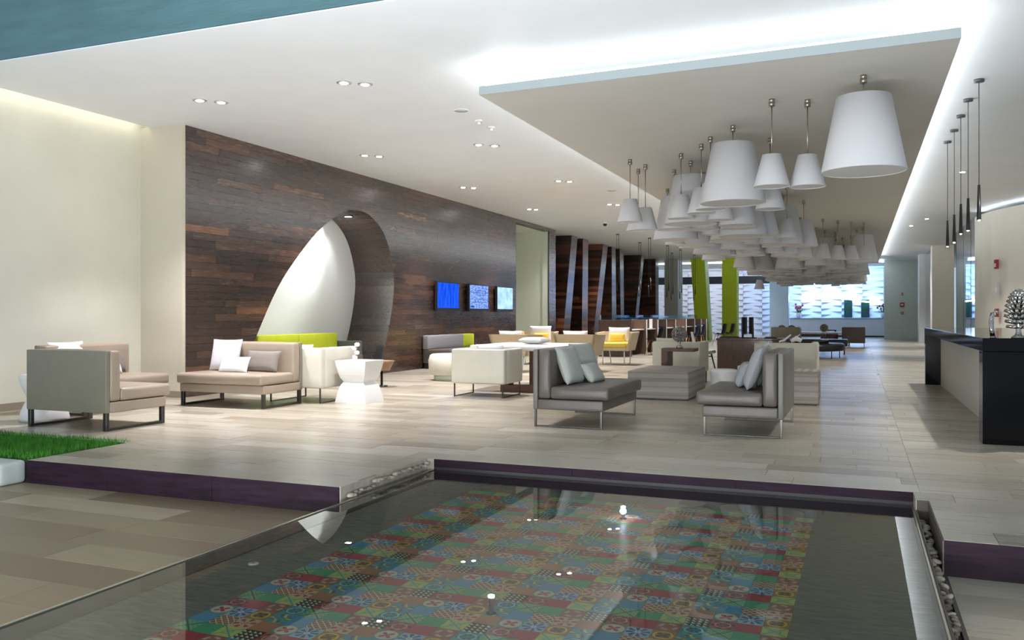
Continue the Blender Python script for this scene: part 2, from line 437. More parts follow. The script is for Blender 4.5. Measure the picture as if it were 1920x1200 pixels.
TM = {
 'G': tile_mat('tile_green', GRN, None, None), 'R': tile_mat('tile_red', RED, None, None), 'B': tile_mat('tile_blue', BLU, None, None), 'W': tile_mat('tile_ochre', BRN, None, None),
 'l': tile_mat('tile_lattice', (.24, .07, .03), CRM, lat), 's': tile_mat('tile_blue_star', (.22, .40, .48), NAV, star(8, .0), (.6, .6, .5), ring(.1, .03)),
 'x': tile_mat('tile_yellow_cross', YEL, (.04, .30, .22), xx, (.05, .3, .25), ring(.22, .02)), 'k': tile_mat('tile_black_triangles', BLK, CRM, tri),
 'p': tile_mat('tile_red_rosette', (.34, .05, .05), (.04, .03, .02), star(6, .2), (.55, .3, .2), ring(.3, .03)), 'g': tile_mat('tile_green_motif', (.08, .36, .16), (.35, .42, .14), dots, (.02, .1, .08), xx),
 't': tile_mat('tile_teal_star', (.05, .26, .26), (.02, .08, .1), star(6, .1), (.2, .5, .5), ring(.35, .04)), 'a': tile_mat('tile_teal_arcs', (.05, .24, .28), (.5, .46, .1), arcs, (.1, .1, .05), star(4, .8)),
 'o': tile_mat('tile_orange_ring', (.30, .14, .03), (.62, .42, .05), ring(.36, .05), (.08, .04, .02), petal), 'c': tile_mat('tile_brown_circle', (.20, .09, .05), (.50, .32, .24), ring(.32, .08), (.30, .08, .06), star(4, .3)),
 'r': tile_mat('tile_red_rays', (.50, .36, .20), (.34, .03, .04), star(6, .1), (.55, .5, .3), ring(.2, .02)), 'f': tile_mat('tile_flower_medallion', (.10, .22, .16), (.50, .46, .36), lambda u, v, r, a: (r < .46), (.36, .03, .05), petal)}
COLS = ['GRsl', 'xcor', 'ktaW', 'pgBf', 'RGls', 'xcro', 'tkWa', 'gpfB']
tmesh = {}
keys = list(TM)
def tile_geo(mb, cx, cy, mi=0):
    h = TP / 2 - .0006
    uvl = mb.bm.loops.layers.uv.get('UVMap') or mb.bm.loops.layers.uv.new('UVMap')
    n0 = len(mb.bm.faces)
    zt = ZB + .0004
    T_ = [(cx - h, cy - h), (cx + h, cy - h), (cx + h, cy + h), (cx - h, cy + h)]
    Bv = [mb.bm.verts.new((x, y, ZB - .008)) for x, y in T_]; Tv = [mb.bm.verts.new((x, y, zt)) for x, y in T_]
    fs = [mb.bm.faces.new(Tv)] + [mb.bm.faces.new([Bv[i], Bv[(i + 1) % 4], Tv[(i + 1) % 4], Tv[i]]) for i in range(4)]
    for f in fs:
        f.material_index = mi
        for l in f.loops: l[uvl].uv = ((l.vert.co.x - cx) / (2 * h) + .5, (l.vert.co.y - cy) / (2 * h) + .5)
for k in keys:
    mb = MB(); tile_geo(mb, 0, 0); tmesh[k] = mb.mesh('tile', TM[k])
TL = []
for i in range(23):
    for j in range(50):
        y = MY1 - (j + .5) * TP
        if y < .6: break
        k = COLS[(i + 7) % 8][j % 4]; TL.append((MX0 + (i + .5) * TP, y, k))
def vis_t(t):
    x, y, k = t; d = -x * .3736 + y * .9276; r = x * .9276 + y * .3736
    return d > .5 and abs(r / d) < .62 and 1.29 / d < .385
vt = sorted([t for t in TL if vis_t(t)], key=lambda t: t[0] ** 2 + t[1] ** 2)
for (x, y, k) in vt[:300]: put('tile', tmesh[k], pool, (x, y, random.uniform(-.0004, .0004)))
mb = MB()
done = set((t[0], t[1]) for t in vt[:300])
for (x, y, k) in TL:
    if (x, y) not in done: tile_geo(mb, x, y, keys.index(k))
o = mb.build('tile_field', [TM[k] for k in keys], pool); o['kind'] = 'stuff'
# slate base shows where the mosaic ends; the water
wt = MB().box(-3.146, .316, .3, 6.177, -.0855, -.085).mesh('pool_water', water)
bmw = bmesh.new(); bmw.from_mesh(wt); bmesh.ops.delete(bmw, geom=[f for f in bmw.faces if f.normal.z < .5], context='FACES'); bmw.to_mesh(wt); bmw.free()
tag(put('pool_water', wt), 'still clear water filling the reflecting pool', 'water', kind='stuff')
for (x, y, lab, g) in ((-1.41, 5.42, 'small dark pool light post near the far edge, brightly lit', 1), (-1.50, 3.48, 'small dark pool light post in the middle of the mosaic', 0)):
    t = thing('pool_light', lab, 'pool light', (x, y, ZB))
    MB().lathe([(0, 0), (.022, 0), (.022, .006), (.011, .008), (.011, .072), (0, .072)], seg=12).build('post', black, t)
    MB().lathe([(0, .072), (.014, .072), (.015, .080), (.0, .084)], seg=12).build('lamp', emis('pool_lamp', (.75, .85, 1), 60 if g else 6), t)
    if g:
        l = bpy.data.lights.new('pool_glow', 'POINT'); l.energy = 1.5; l.color = (.7, .82, 1); l.shadow_soft_size = .02
        lo = bpy.data.objects.new('pool_glow', l); COL.objects.link(lo); lo.location = (x, y, -.06)
dr = thing('pool_drain', 'round pale drain cap on the slate bed left of the mosaic', 'drain', (-2.96, 3.70, ZB))
MB().lathe([(0, .001), (.028, .001), (.028, .005), (.018, .007), (0, .007)], seg=20).build('cap', whitem, dr)
MB().lathe([(0, .007), (.008, .007), (.007, .010), (0, .010)], seg=12).build('screw', nickel, dr)
# pebble channels
def pebble_mesh(s):
    bm = bmesh.new(); bmesh.ops.create_icosphere(bm, subdivisions=2, radius=1)
    rr = random.Random(s); a, b, c = rr.uniform(.8, 1.2), rr.uniform(.75, 1.05), rr.uniform(.5, .8)
    ph = [rr.uniform(0, 6) for _ in range(3)]
    for v in bm.verts:
        k = 1 + .08 * math.sin(2.2 * v.co.x + ph[0]) + .08 * math.sin(2.5 * v.co.y + ph[1])
        v.co = Vector((v.co.x * a * k, v.co.y * b * k, v.co.z * c * k))
    for f in bm.faces: f.smooth = True
    me = bpy.data.meshes.new('pebble'); bm.to_mesh(me); bm.free()
    me.materials.append([pebm, M('pebble_dark', (.11, .085, .065), .7), M('pebble_pale', (.40, .35, .27), .7)][s % 3]); return me
PM = [pebble_mesh(i) for i in range(6)]
ch = struct(bpy.data.objects.new('trim_4', None), 'dark narrow channel filled with pebbles along the right pool rim', 'channel'); COL.objects.link(ch)
m = MB(); m.box(.330, .336, .3, 5.93, -.30, -.062); m.box(.398, .405, 4.91, 5.93, -.30, -.001); m.box(.40, .418, .3, 4.92, -.30, -.172)
m.box(.336, .398, 5.922, 5.93, -.30, -.001); m.box(.336, .40, .3, 5.922, -.30, -.20); m.build('channel_wall', M('channel_steel', (.075, .06, .05), .5, .3), ch)
y = 1.6
while y < 5.90:
    for lv in range(3):
        s = random.uniform(.014, .023); x = random.uniform(.353, .381)
        o = put('pebble', random.choice(PM), ch, (x, y + random.uniform(-.012, .012), -.185 + lv * .032 + (.0 if y > 4.9 else -.028)), (random.uniform(-.4, .4), random.uniform(-.4, .4), random.uniform(0, 6)))
        o.scale = (s, s * 1.15, s)
    y += .043
ch2 = struct(bpy.data.objects.new('trim_5', None), 'narrow pebble channel along the left pool rim', 'channel'); COL.objects.link(ch2)
m = MB(); m.box(-3.232, -3.225, 4.93, 6.18, -.3, -.002); m.box(-3.225, -3.165, 4.93, 6.19, -.30, -.13); m.box(-3.225, -3.165, 6.18, 6.19, -.13, -.002); m.box(-3.30, -3.225, .3, 4.93, -.3, -.175); m.box(-3.225, -3.165, .3, 4.93, -.3, -.13)
m.build('channel_wall', stonef, ch2)
y = 5.0
while y < 6.15:
    s = random.uniform(.016, .024)
    o = put('pebble', random.choice([PM[0], PM[2], PM[3], PM[5]]), ch2, (-3.195 + random.uniform(-.006, .006), y, -.075 + random.uniform(0, .02) + (.03 if y > 5.3 else 0)), (0, 0, random.uniform(0, 6))); o.scale = (s, s * 1.2, s); y += .036

# grass bed and kerb
gb = MB(); gb.box(-10.2, -6.16, 4.945, 6.015, -.3, -.02); gb.build('soil', soil).name = 'soil_bed'
struct(bpy.data.objects['soil_bed'], 'dark soil under the grass', 'soil')
bm = bmesh.new(); rg = random.Random(3)
for i in range(26000):
    x, y = -6.17 - 3.4 * rg.random(), 4.96 + 1.04 * rg.random(); h = rg.uniform(.03, .075); a = rg.uniform(0, 6.28); l = rg.uniform(.0, .035); b = rg.uniform(0, 6.28)
    dx, dy = math.cos(a) * .0025, math.sin(a) * .0025
    p = [bm.verts.new((x - dx, y - dy, -.021)), bm.verts.new((x + dx, y + dy, -.021)), bm.verts.new((x + math.cos(b) * l, y + math.sin(b) * l, -.021 + h))]
    bm.faces.new(p)
me = bpy.data.meshes.new('grass'); bm.to_mesh(me); bm.free(); me.materials.append(green)
tag(put('grass', me), 'bright green lawn grass in the bed beside the left sofa', 'grass', kind='stuff')
k = MB().soft(-10.2, -6.17, 4.70, 4.935, -.18, .0, .03).build('kerb', M('kerb_stone', (.45, .50, .47), .6, noise=.05)); tag(k, 'white rounded kerb stone in front of the grass bed', 'kerb')

# ------------------------------------------------------------------ ceiling, soffit
c = MB().box(-9.40, 12, 6.7, 54, H, H + .25).box(-11, -9.40, 9.54, 54, H, H + .25).box(-9.8, -9.40, 6.7, 9.54, H + .25, H + .3).build('ceiling', white); struct(c, 'white plaster ceiling of the hall', 'ceiling')
f = MB().box(-16, 16, 6.42, 6.70, H, H + 4).build('wall_front', teal); struct(f, 'rendered wall in teal light above the open front of the hall', 'wall')
f = MB().box(-16, 16, 6.40, 6.71, H - .012, H).build('trim_6', white); struct(f, 'pale drip edge under the teal-lit wall', 'trim')
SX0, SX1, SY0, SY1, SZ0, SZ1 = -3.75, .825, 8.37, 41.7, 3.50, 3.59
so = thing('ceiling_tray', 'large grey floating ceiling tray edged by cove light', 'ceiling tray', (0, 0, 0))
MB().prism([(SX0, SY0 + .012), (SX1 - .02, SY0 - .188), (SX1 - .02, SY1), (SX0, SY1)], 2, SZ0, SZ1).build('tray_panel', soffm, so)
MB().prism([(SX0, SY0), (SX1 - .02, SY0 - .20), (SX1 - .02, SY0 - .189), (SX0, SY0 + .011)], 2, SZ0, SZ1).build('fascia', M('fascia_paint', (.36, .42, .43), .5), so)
m = MB(); m.prism([(SX0 + .40, SY0 + .34), (SX1 - .40, SY0 + .16), (SX1 - .40, SY1 - .8), (SX0 + .40, SY1 - .8)], 2, SZ1, H); m.build('tray_core', white, so)
m = MB(); i_ = .05
m.box(SX0 + i_, SX0 + i_ + .03, SY0 + i_, SY1 - i_, SZ1, SZ1 + .035); m.box(SX1 - .02 - i_ - .03, SX1 - .02 - i_, SY0 + i_ - .1, SY1 - i_, SZ1, SZ1 + .035)
MB().prism([(SX0 + .08, SY0 + .03), (SX1 - .10, SY0 - .16), (SX1 - .10, SY0 - .13), (SX0 + .08, SY0 + .06)], 2, SZ1, SZ1 + .03).build('led_strip', emis('cove_led_front', (.93, .97, 1), 4), so); m.box(SX0 + i_, SX1 - i_, SY1 - i_ - .03, SY1 - i_, SZ1, SZ1 + .035)
m.build('led_strip', strip_e, so)

# ------------------------------------------------------------------ left wall with arch
def catmull(P, n=8):
    out = []
    for i in range(len(P) - 1):
        p0, p1, p2, p3 = P[max(i - 1, 0)], P[i], P[i + 1], P[min(i + 2, len(P) - 1)]
        for k in range(n):
            t = k / n
            out.append(tuple(.5 * (2 * p1[c] + (p2[c] - p0[c]) * t + (2 * p0[c] - 5 * p1[c] + 4 * p2[c] - p3[c]) * t * t + (3 * p1[c] - p0[c] - 3 * p2[c] + p3[c]) * t ** 3) for c in (0, 1)))
    return out + [P[-1]]
ARCH = catmull([(10.62, 0), (10.78, .32), (11.06, .81), (11.60, 1.6), (12.18, 2.18), (12.80, 2.67), (13.40, 3.0), (13.95, 3.15), (14.59, 3.05), (15.10, 2.67), (15.38, 2.04), (15.36, 1.5), (15.21, .96), (14.98, .43), (14.80, 0)])
ZT = max(z for y, z in ARCH); IT = max(range(len(ARCH)), key=lambda i: ARCH[i][1]); YT = ARCH[IT][0]
def arch_iv(z):
    if z >= ZT: return None
    def fi(pts):
        for (y0, z0), (y1, z1) in zip(pts, pts[1:]):
            if min(z0, z1) <= z <= max(z0, z1) and z1 != z0: return y0 + (y1 - y0) * (z - z0) / (z1 - z0)
        return YT
    return fi(ARCH[:IT + 1]), fi(ARCH[IT:])
WX = -8.80
DY0, DY1, DZ = 22.12, 24.87, 3.7333
def row_polys(a, b, z0, z1):
    """the parts of the rectangle [a,b]x[z0,z1] outside the arch"""
    if z0 >= ZT or b < 10.5 or a > 15.45: return [[(a, z0), (b, z0), (b, z1), (a, z1)]]
    zs = [z0 + (z1 - z0) * i / 5 for i in range(6)]
    iv = [arch_iv(z) or (YT, YT) for z in zs]; out = []
    L = [(min(b, l), z) for (l, r), z in zip(iv, zs)]
    if any(q > a + .004 for q, z in L):
        P = [(max(a, q), z) for q, z in L]; out.append([(a, z0)] + P + [(a, z1)])
    Rr = [(max(a, r), z) for (l, r), z in zip(iv, zs)]
    if any(q < b - .004 for q, z in Rr):
        P = [(min(b, q), z) for q, z in Rr]; out.append([(b, z1)] + P[::-1] + [(b, z0)])
    res = []
    for P in out:
        Q = []
        for p in P:
            if not Q or (abs(p[0] - Q[-1][0]) + abs(p[1] - Q[-1][1])) > 1e-4: Q.append(p)
        if len(Q) > 1 and abs(Q[0][0] - Q[-1][0]) + abs(Q[0][1] - Q[-1][1]) < 1e-4: Q.pop()
        ar = sum(Q[i][0] * Q[(i + 1) % len(Q)][1] - Q[(i + 1) % len(Q)][0] * Q[i][1] for i in range(len(Q))) / 2
        if len(Q) >= 3 and abs(ar) > 5e-4: res.append(Q)
    return res
wl = struct(bpy.data.objects.new('wall_left', None), 'long wall of dark wood planks with a leaf shaped arch', 'wall'); COL.objects.link(wl)
RH = H / 36; WP = []; bk = MB()
for k in range(36):
    z0, z1 = k * RH, (k + 1) * RH; g = .0018
    segs = [(9.53, 25.5)] if z0 > DZ - .01 else [(9.53, DY0), (DY1, 25.5)]
    for (sa, sb) in segs:
        for P in row_polys(sa, sb, z0, z1): bk.prism(P, 0, WX - .20, WX - .016)
        x = sa - random.uniform(0, .9)
        while x < sb:
            L = random.uniform(.8, 1.5) if sb - sa > 2 else .7; a, b = max(sa, x), min(sb, x + L)
            if b - a > .03:
                t = random.random() ** 1.3 * .82 + (.18 if random.random() < .14 else 0)
                for P in row_polys(a + g, b - g, z0 + g, z1 - g): WP.append((P, t, random.uniform(0, .0025)))
            x += L
bk.build('backing', black, wl)
WP.sort(key=lambda q: q[0][0][0])
rest = MB()
for i, (P, t, j) in enumerate(WP):
    if i < 300: MB().prism(P, 0, WX - .015, WX + j, tone=t).build('plank', wood, wl)
    else: rest.prism(P, 0, WX - .015, WX + j, tone=t)
o = rest.build('plank_field', wood, wl); o['kind'] = 'stuff'
# arch lining boards
ND = .92
for a, b in zip(ARCH[::2], ARCH[2::2]):
    d = Vector((b[0] - a[0], b[1] - a[1])); n = Vector((-d.y, d.x)).normalized() * .012
    P = [(a[0], a[1]), (b[0], b[1]), (b[0] + n.x, b[1] + n.y), (a[0] + n.x, a[1] + n.y)]
    MB().prism(P, 0, WX - ND, WX + .002, tone=random.random() * .6).build('lining_board', wood, wl)
ni = MB(); ni.box(WX - ND - .1, WX - ND, 9.8, 17.0, 0, 3.6); o = ni.build('wall_niche', M('niche_white', (.80, .82, .78), .35)); struct(o, 'white back wall inside the leaf shaped arch', 'wall')
t = thing('niche_light', 'small square bright light at the top of the arch', 'ceiling light', (-9.12, 14.2, 3.055))
MB().box(-.07, .07, -.05, .05, 0, .035, .004).build('housing', chrome, t)
MB().box(-.05, .05, -.035, .035, -.004, .0).build('lamp', lampe, t)
spot((-9.12, 14.2, 3.0), 26, (.90, .92, 1), 62, .9).rotation_euler = (R(3), R(38), 0)
spot((-9.12, 14.1, 2.98), 230, (.95, 1, .97), 96, .9).rotation_euler = (R(-30), R(56), 0)
# door recess
dr_ = struct(MB().box(-10.3, WX - .205, DY1 + .0, DY1 + .12, 0, DZ).box(WX - .205, WX - .02, DY1 - .022, DY1 - .002, 0, DZ - .002).box(-10.3, -10.2, DY0, DY1, 0, DZ).box(-10.3, WX - .205, DY0 - .12, DY0, 0, DZ).box(-10.3, WX - .205, DY0, DY1, DZ, DZ + .1).build('wall_recess', sage), 'pale sage recess in the wood wall', 'wall')
struct(MB().box(WX - .02, WX + .008, DY1 - .03, DY1 - .001, 0, DZ - .002).box(WX - .205, WX, DY0 + .002, DY0 + .02, 0, DZ - .002).build('trim_7', black), 'thin black edging of the recess', 'trim')
tag(MB().box(-9.44, -9.405, 6.8, 9.4, H + .02, H + .05).build('light_strip', emis('warm_led', (1, .95, .80), 3.6)), 'hidden light strip washing the cream wall from the ceiling slot', 'light strip')
# front left wall parts
struct(MB().box(-9.76, -9.56, 6.2, 9.6, 0, H + .25).build('wall_left', cream), 'cream plaster wall at the left front', 'wall')
struct(MB().box(-9.56, -8.80, 9.47, 9.53, 0, H).build('wall_pier', M('pier_plaster_shaded', (.60, .56, .45), .65, noise=.04, nscale=1.2)), 'cream plaster end wall beside the wood wall', 'wall')  # same cream plaster, darkened: the end wall's shade is put into its colour
struct(MB().box(-9.56, -9.54, 6.7, 9.47, 0, .09).box(-9.54, -8.8, 9.455, 9.47, 0, .09).build('baseboard_left', M('base_taupe', (.3, .26, .2), .5)), 'taupe baseboard', 'baseboard')
# back corner of the wood wall and the rear wall behind the fins
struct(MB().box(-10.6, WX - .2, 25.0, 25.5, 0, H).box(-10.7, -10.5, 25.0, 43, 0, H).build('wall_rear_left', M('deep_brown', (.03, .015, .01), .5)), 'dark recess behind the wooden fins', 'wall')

# slanted wooden fins
FINS = [((27.44, 28.09), (26.4, 27.08)), ((28.70, 29.34), (28.55, 29.25)), ((31.26, 31.93), (29.8, 30.43)), ((32.46, 33.02), (32.5, 33.2)),
        ((33.67, 34.26), (33.9, 34.38)), ((37.42, 37.93), (35.8, 36.35)), ((40.22, 40.92), (40.22, 40.92))]
FL = ['nearest leaning wood-clad fin beside the wood wall', 'upright wood-clad fin, second from the wood wall', 'leaning wood-clad fin with a wide dark face, third from the wood wall',
      'narrow upright wood-clad fin, fourth from the wood wall', 'narrow wood-clad fin, fifth from the wood wall', 'leaning wood-clad fin, sixth from the wood wall', 'farthest upright wood-clad fin beside the grey column']
for (T_, B_), lab in zip(FINS, FL):
    t = thing('wood_fin', lab, 'fin', (0, 0, 0), 0, 'wood fins along the left wall')
    core = MB(); pl = MB(); e = .012
    pt = lambda f: (B_[0] + (T_[0] - B_[0]) * f, B_[1] + (T_[1] - B_[1]) * f)
    a, b = pt(0), pt(1)
    core.prism([(a[0] + e, 0), (a[1] - e, 0), (b[1] - e, H - .006), (b[0] + e, H - .006)], 0, -10.4, -8.9 - e); core.build('core', black, t)
    for k in range(36):
        z0, z1 = k * RH + .001, (k + 1) * RH - .001
        if z1 > H - .006: z1 = H - .006
        q0, q1 = pt(z0 / H), pt(z1 / H); xx0 = -10.4
        # front face boards
        while xx0 < -8.92:
            x1 = min(xx0 + random.uniform(.6, 1.1), -8.9); tn = random.random() ** 1.5
            l = pl.bm.faces.layers.float.get('tone') or pl.bm.faces.layers.float.new('tone'); n0 = set(pl.bm.faces)
            pl.hexa([(xx0, q0[0], z0), (x1 - .002, q0[0], z0), (x1 - .002, q0[0] + e, z0), (xx0, q0[0] + e, z0), (xx0, q1[0], z1), (x1 - .002, q1[0], z1), (x1 - .002, q1[0] + e, z1), (xx0, q1[0] + e, z1)])
            for ff in set(pl.bm.faces) - n0: ff[l] = tn
            xx0 = x1
        pl.prism([(q0[0] + e, z0), (q0[1], z0), (q1[1], z1), (q1[0] + e, z1)], 0, -8.9 - e, -8.9, tone=random.random())
    o = pl.build('cladding', woodf, t); o['kind'] = 'stuff'
# ------------------------------------------------------------------ far structure
struct(MB().box(-8.64, -8.0, 41, 42.2, 0, H).build('column_grey', M('grey_paint', (.42, .43, .38), .6)), 'grey plaster column beyond the wood fins', 'column')
MB().prism([(-7.14, 0), (-6.52, 0), (-6.74, H), (-7.39, H)], 1, 41, 42.0).build('column_lime_leaning', limep); struct(bpy.data.objects['column_lime_leaning'], 'leaning lime green column', 'column')
MB().box(-5.93, -5.26, 41, 41.75, 0, H).build('column_lime', limep); struct(bpy.data.objects['column_lime'], 'upright lime green column', 'column')
struct(MB().box(-4.25, -3.33, 46, 46.6, 0, H).build('column_blue', M('pale_blue_panel', (.50, .66, .90), .3)), 'pale blue glossy column left of the reception desk', 'column')
struct(MB().box(1.15, 2.9, 45.7, 45.9, 0, H).build('wall_far_right', M('grey_green_plaster', (.50, .56, .52), .35, noise=.03)), 'pale grey green wall at the end of the aisle', 'wall')
struct(MB().box(2.45, 2.78, 41.5, 42.4, 0, H).build('column_white', white), 'slim white column near the storefront', 'column')
struct(MB().box(2.6, 3.35, 36.5, 37.3, 0, H).build('column_cream', creamw), 'cream square column behind the granite counter', 'column')
struct(MB().box(-13, 1.3, 53.05, 53.3, 0, H).build('wall_back', white), 'white back wall', 'wall')
struct(MB().box(-12, -3.9, 49.0, 49.4, 2.93, 3.34).build('trim_8', M('black_beam', (.01, .01, .02), .4)), 'black beam across the far lounge', 'trim')
rw = struct(bpy.data.objects.new('wall_relief', None), 'white relief wall of staggered tilted blocks', 'wall'); COL.objects.link(rw)
relm = M('relief_white', (.66, .66, .70), .6)
bmesh_cache = {}
for ci in range(13):
    for ri in range(22):
        key = ri % 2
        if key not in bmesh_cache:
            m_ = MB(); p0, p1 = (.20, .03) if key else (.03, .20)
            m_.hexa([(0, 0, 0), (0, -p0, 0), (1.09, -p1, 0), (1.09, 0, 0), (0, 0, .172), (0, -p0, .172), (1.09, -p1, .172), (1.09, 0, .172)])
            bmesh_cache[key] = m_.mesh('block', relm)
        put('block', bmesh_cache[key], rw, (-13 + ci * 1.1, 53.05, ri * .1745))
for (z, xs, e) in ((H - .04, (-9.5, -5.4), 2),):
    pass
# curved cream wall with a cove on top
cv = [(2.78, 25.1), (2.85, 24.5), (3.0, 23.8), (3.25, 23.1), (3.6, 22.4), (4.05, 21.8), (4.7, 21.2), (5.5, 20.8), (6.6, 20.5)]
m = MB(); e_ = MB()
for i in range(len(cv) - 1):
    (a, b), (c_, d_) = cv[i], cv[i + 1]
    m.hexa([(a, b, 0), (c_, d_, 0), (c_ + .15, d_ + .25, 0), (a + .25, b + .15, 0), (a, b, 3.70), (c_, d_, 3.70), (c_ + .15, d_ + .25, 3.66), (a + .25, b + .15, 3.66)])
    e_.hexa([(a + .10, b + .08, 3.67), (c_ + .1, d_ + .1, 3.67), (c_ + .12, d_ + .12, 3.67), (a + .12, b + .1, 3.67), (a + .1, b + .08, 3.688), (c_ + .1, d_ + .1, 3.688), (c_ + .12, d_ + .12, 3.688), (a + .12, b + .1, 3.688)])
o = m.build('wall_right', creamw); sm_ = struct(o, 'curved cream wall with light along its top', 'wall')
o = e_.build('led_strip', strip_b, sm_)
g = MB().box(2.92, 2.935, 25.3, 31.1, .02, H).build('window_1', glassb); struct(g, 'tall storefront glass between the curved wall and cream column', 'window')
fr = MB()
for y in (25.3, 27.2, 29.1, 31.1): fr.box(2.915, 2.94, y - .012, y + .012, 0, H)
fr.build('window_frame', chrome, g)
g = MB().box(2.7, 2.72, 37.35, 41.4, .02, H).build('window_2', glassb); struct(g, 'storefront glass between the two far columns', 'window')
struct(MB().box(4.6, 4.8, 21.4, 45.9, 0, H).build('wall_shop', creamw), 'wall of the shop behind the glass', 'wall')
# far cove lights
def glow_bar(nm, lab, pts, r):
    o = MB().tube(pts, r, 6).build(nm, strip_b); return tag(o, lab, 'light strip')
glow_bar('light_strip', 'curved light strip on the far ceiling left of the pendants', [(-6.1 + 2.6 * i / 10, 46.5 + 1.0 * math.sin(i / 10 * PI), H - .08) for i in range(11)], .05)
glow_bar('light_strip', 'curved light strip on the far ceiling right of the pendants', [(-.6 + 1.7 * i / 8, 45.0 - .5 * math.sin(i / 8 * PI), H - .08) for i in range(9)], .05)
glow_bar('light_strip', 'wavy white light band across the reception relief wall', [(-3.1 + 4.2 * i / 24, 52.7, 2.05 + .22 * math.sin(i / 24 * 5.2) + .12 * i / 24) for i in range(25)], .045)
glow_bar('light_strip', 'straight cove light where the far lounge ceiling begins', [(-10.3, 43.9, H - .04), (-4.2, 43.9, H - .04)], .03)
# reception desk
t = thing('reception_desk', 'long white reception desk in front of the relief wall', 'desk', (0, 0, 0))
MB().box(-3.55, 1.35, 50.0, 50.7, .08, .98, .01).build('front_panel', M('desk_white', (.68, .74, .84), .4), t)
MB().box(-3.6, 1.4, 49.96, 50.8, .98, 1.02, .005).build('counter_top', M('desk_top', (.3, .36, .45), .3), t)
MB().box(-3.5, 1.3, 50.05, 50.65, 0, .08).build('plinth', black, t)
picm = M('dark_green_picture', (.002, .03, .018), .3, noise=.6, nscale=4)
for x, lab in ((-.75, 'tall dark green panel on the relief wall, left one'), (.15, 'tall dark green panel on the relief wall, right one')):
    t = thing('wall_panel', lab, 'panel', (x, 52.80, 1.08), 0, 'green panels behind reception')
    MB().box(0, .38, -.02, .03, 0, .95, .004).build('picture', picm, t); MB().box(-.03, .41, -.01, .05, -.03, .98, .003).build('frame', M('navy', (.01, .03, .09), .4), t)
def flowers(x, y, z, lab, colr, sc=1):
    t = thing('flower_vase', lab, 'flowers', (x, y, z))
    MB().lathe([(0, 0), (.09 * sc, 0), (.13 * sc, .12), (.10 * sc, .26), (.07 * sc, .30), (0, .28)], seg=14).build('vase', whitem, t)
    st = MB(); bl = MB(); lf = MB(); rr = random.Random(int(x * 10) + 50)
    for i in range(12):
        a = rr.uniform(0, 6.28); r_ = rr.uniform(.05, .3) * sc; h_ = rr.uniform(.45, .75) * sc; p = (math.cos(a) * r_, math.sin(a) * r_, h_)
        st.tube([(0, 0, .25), (p[0] * .4, p[1] * .4, h_ * .7), p], .008, 4)
        bl.lathe([(0, -.05), (.05, -.01), (.055, .03), (.02, .07), (0, .06)], p, 8)
        lf.hexa([(p[0] * .3, p[1] * .3, .28), (p[0] * .3 + .03, p[1] * .3, .28), (p[0] * .9 + .03, p[1] * .9 + .02, h_ * .75), (p[0] * .9, p[1] * .9, h_ * .75), (p[0] * .3, p[1] * .3, .29), (p[0] * .3 + .03, p[1] * .3, .29), (p[0] * .9 + .03, p[1] * .9 + .02, h_ * .77), (p[0] * .9, p[1] * .9, h_ * .77)])
    st.build('stem', leafm, t); bl.build('blossom', colr, t); lf.build('leaf', leafm, t)
flowers(-3.1, 50.35, 1.021, 'white vase of pink tulips on the left end of the reception desk', M('pink', (.75, .10, .25), .6))
flowers(1.22, 50.35, 1.021, 'white vase of purple flowers on the right end of the reception desk', M('purple', (.2, .04, .16), .6))
for (v_, w_, h_, lab) in ((2.20, .08, .12, 'small red alarm box, top of the three on the far wall'), (1.68, .20, .22, 'red fire alarm pull box in the middle of the far wall'), (1.28, .12, .13, 'small dark red alarm button, lowest of the three on the far wall')):
    t = thing('fire_alarm', lab, 'alarm', (1.95, 45.69, v_))
    w_ /= 2; h_ /= 2; MB().box(-w_, w_, -.05, 0, -h_, h_, .01).build('box', redm, t); MB().box(-w_ * .5, w_ * .5, -.06, -.05, -h_ * .3, h_ * .3, .002).build('label_plate', whitem, t)
for (y, z, w_, h_, mm, lab) in ((23.4, 2.38, .06, .11, redm, 'small red alarm box high on the curved wall'), (23.3, 1.80, .05, .15, lilac, 'pale pink tall notice box on the curved wall'), (23.35, 1.22, .05, .10, redm, 'red fire alarm box low on the curved wall')):
    t = thing('alarm_box', lab, 'alarm', (3.06, y, z), R(-70))
    MB().box(-w_, w_, -.04, .02, -h_, h_, .008).build('box', mm, t); MB().box(-w_ * .6, w_ * .6, -.045, -.04, -h_ * .6, h_ * .2, .002).build('face', whitem, t)
# palm behind the grey column
t = thing('palm', 'green palm seen between the last fin and grey column', 'plant', (-8.75, 43.6, 0))
MB().lathe([(0, 0), (.22, 0), (.28, .5), (.24, .5), (0, .45)], seg=14).build('pot', whitem, t)
lf = MB(); rr = random.Random(4)
for i in range(20):
    a = rr.uniform(0, 6.28); L_ = rr.uniform(.6, 1.0); h0 = rr.uniform(.6, 1.5)
    P = [Vector((math.cos(a) * L_ * s_ * .7, math.sin(a) * L_ * s_ * .7, h0 + L_ * (s_ - .75 * s_ * s_))) for s_ in (0, .25, .5, .75, 1)]
    n = Vector((-math.sin(a), math.cos(a), 0))
    for p, q in zip(P, P[1:]):
        for kk in (.0, .5):
            c0 = p.lerp(q, kk)
            for sg in (-1, 1):
                tip = c0 + n * sg * .22 + (q - p) * .6 + Vector((0, 0, -.05)); v = [lf.bm.verts.new(c0), lf.bm.verts.new(c0 + (q - p) * .3), lf.bm.verts.new(tip)]; lf.bm.faces.new(v)
lf.build('frond', leafm, t); MB().tube([(0, 0, .4), (0, 0, 1.5)], .03, 6).build('trunk', dwood, t)

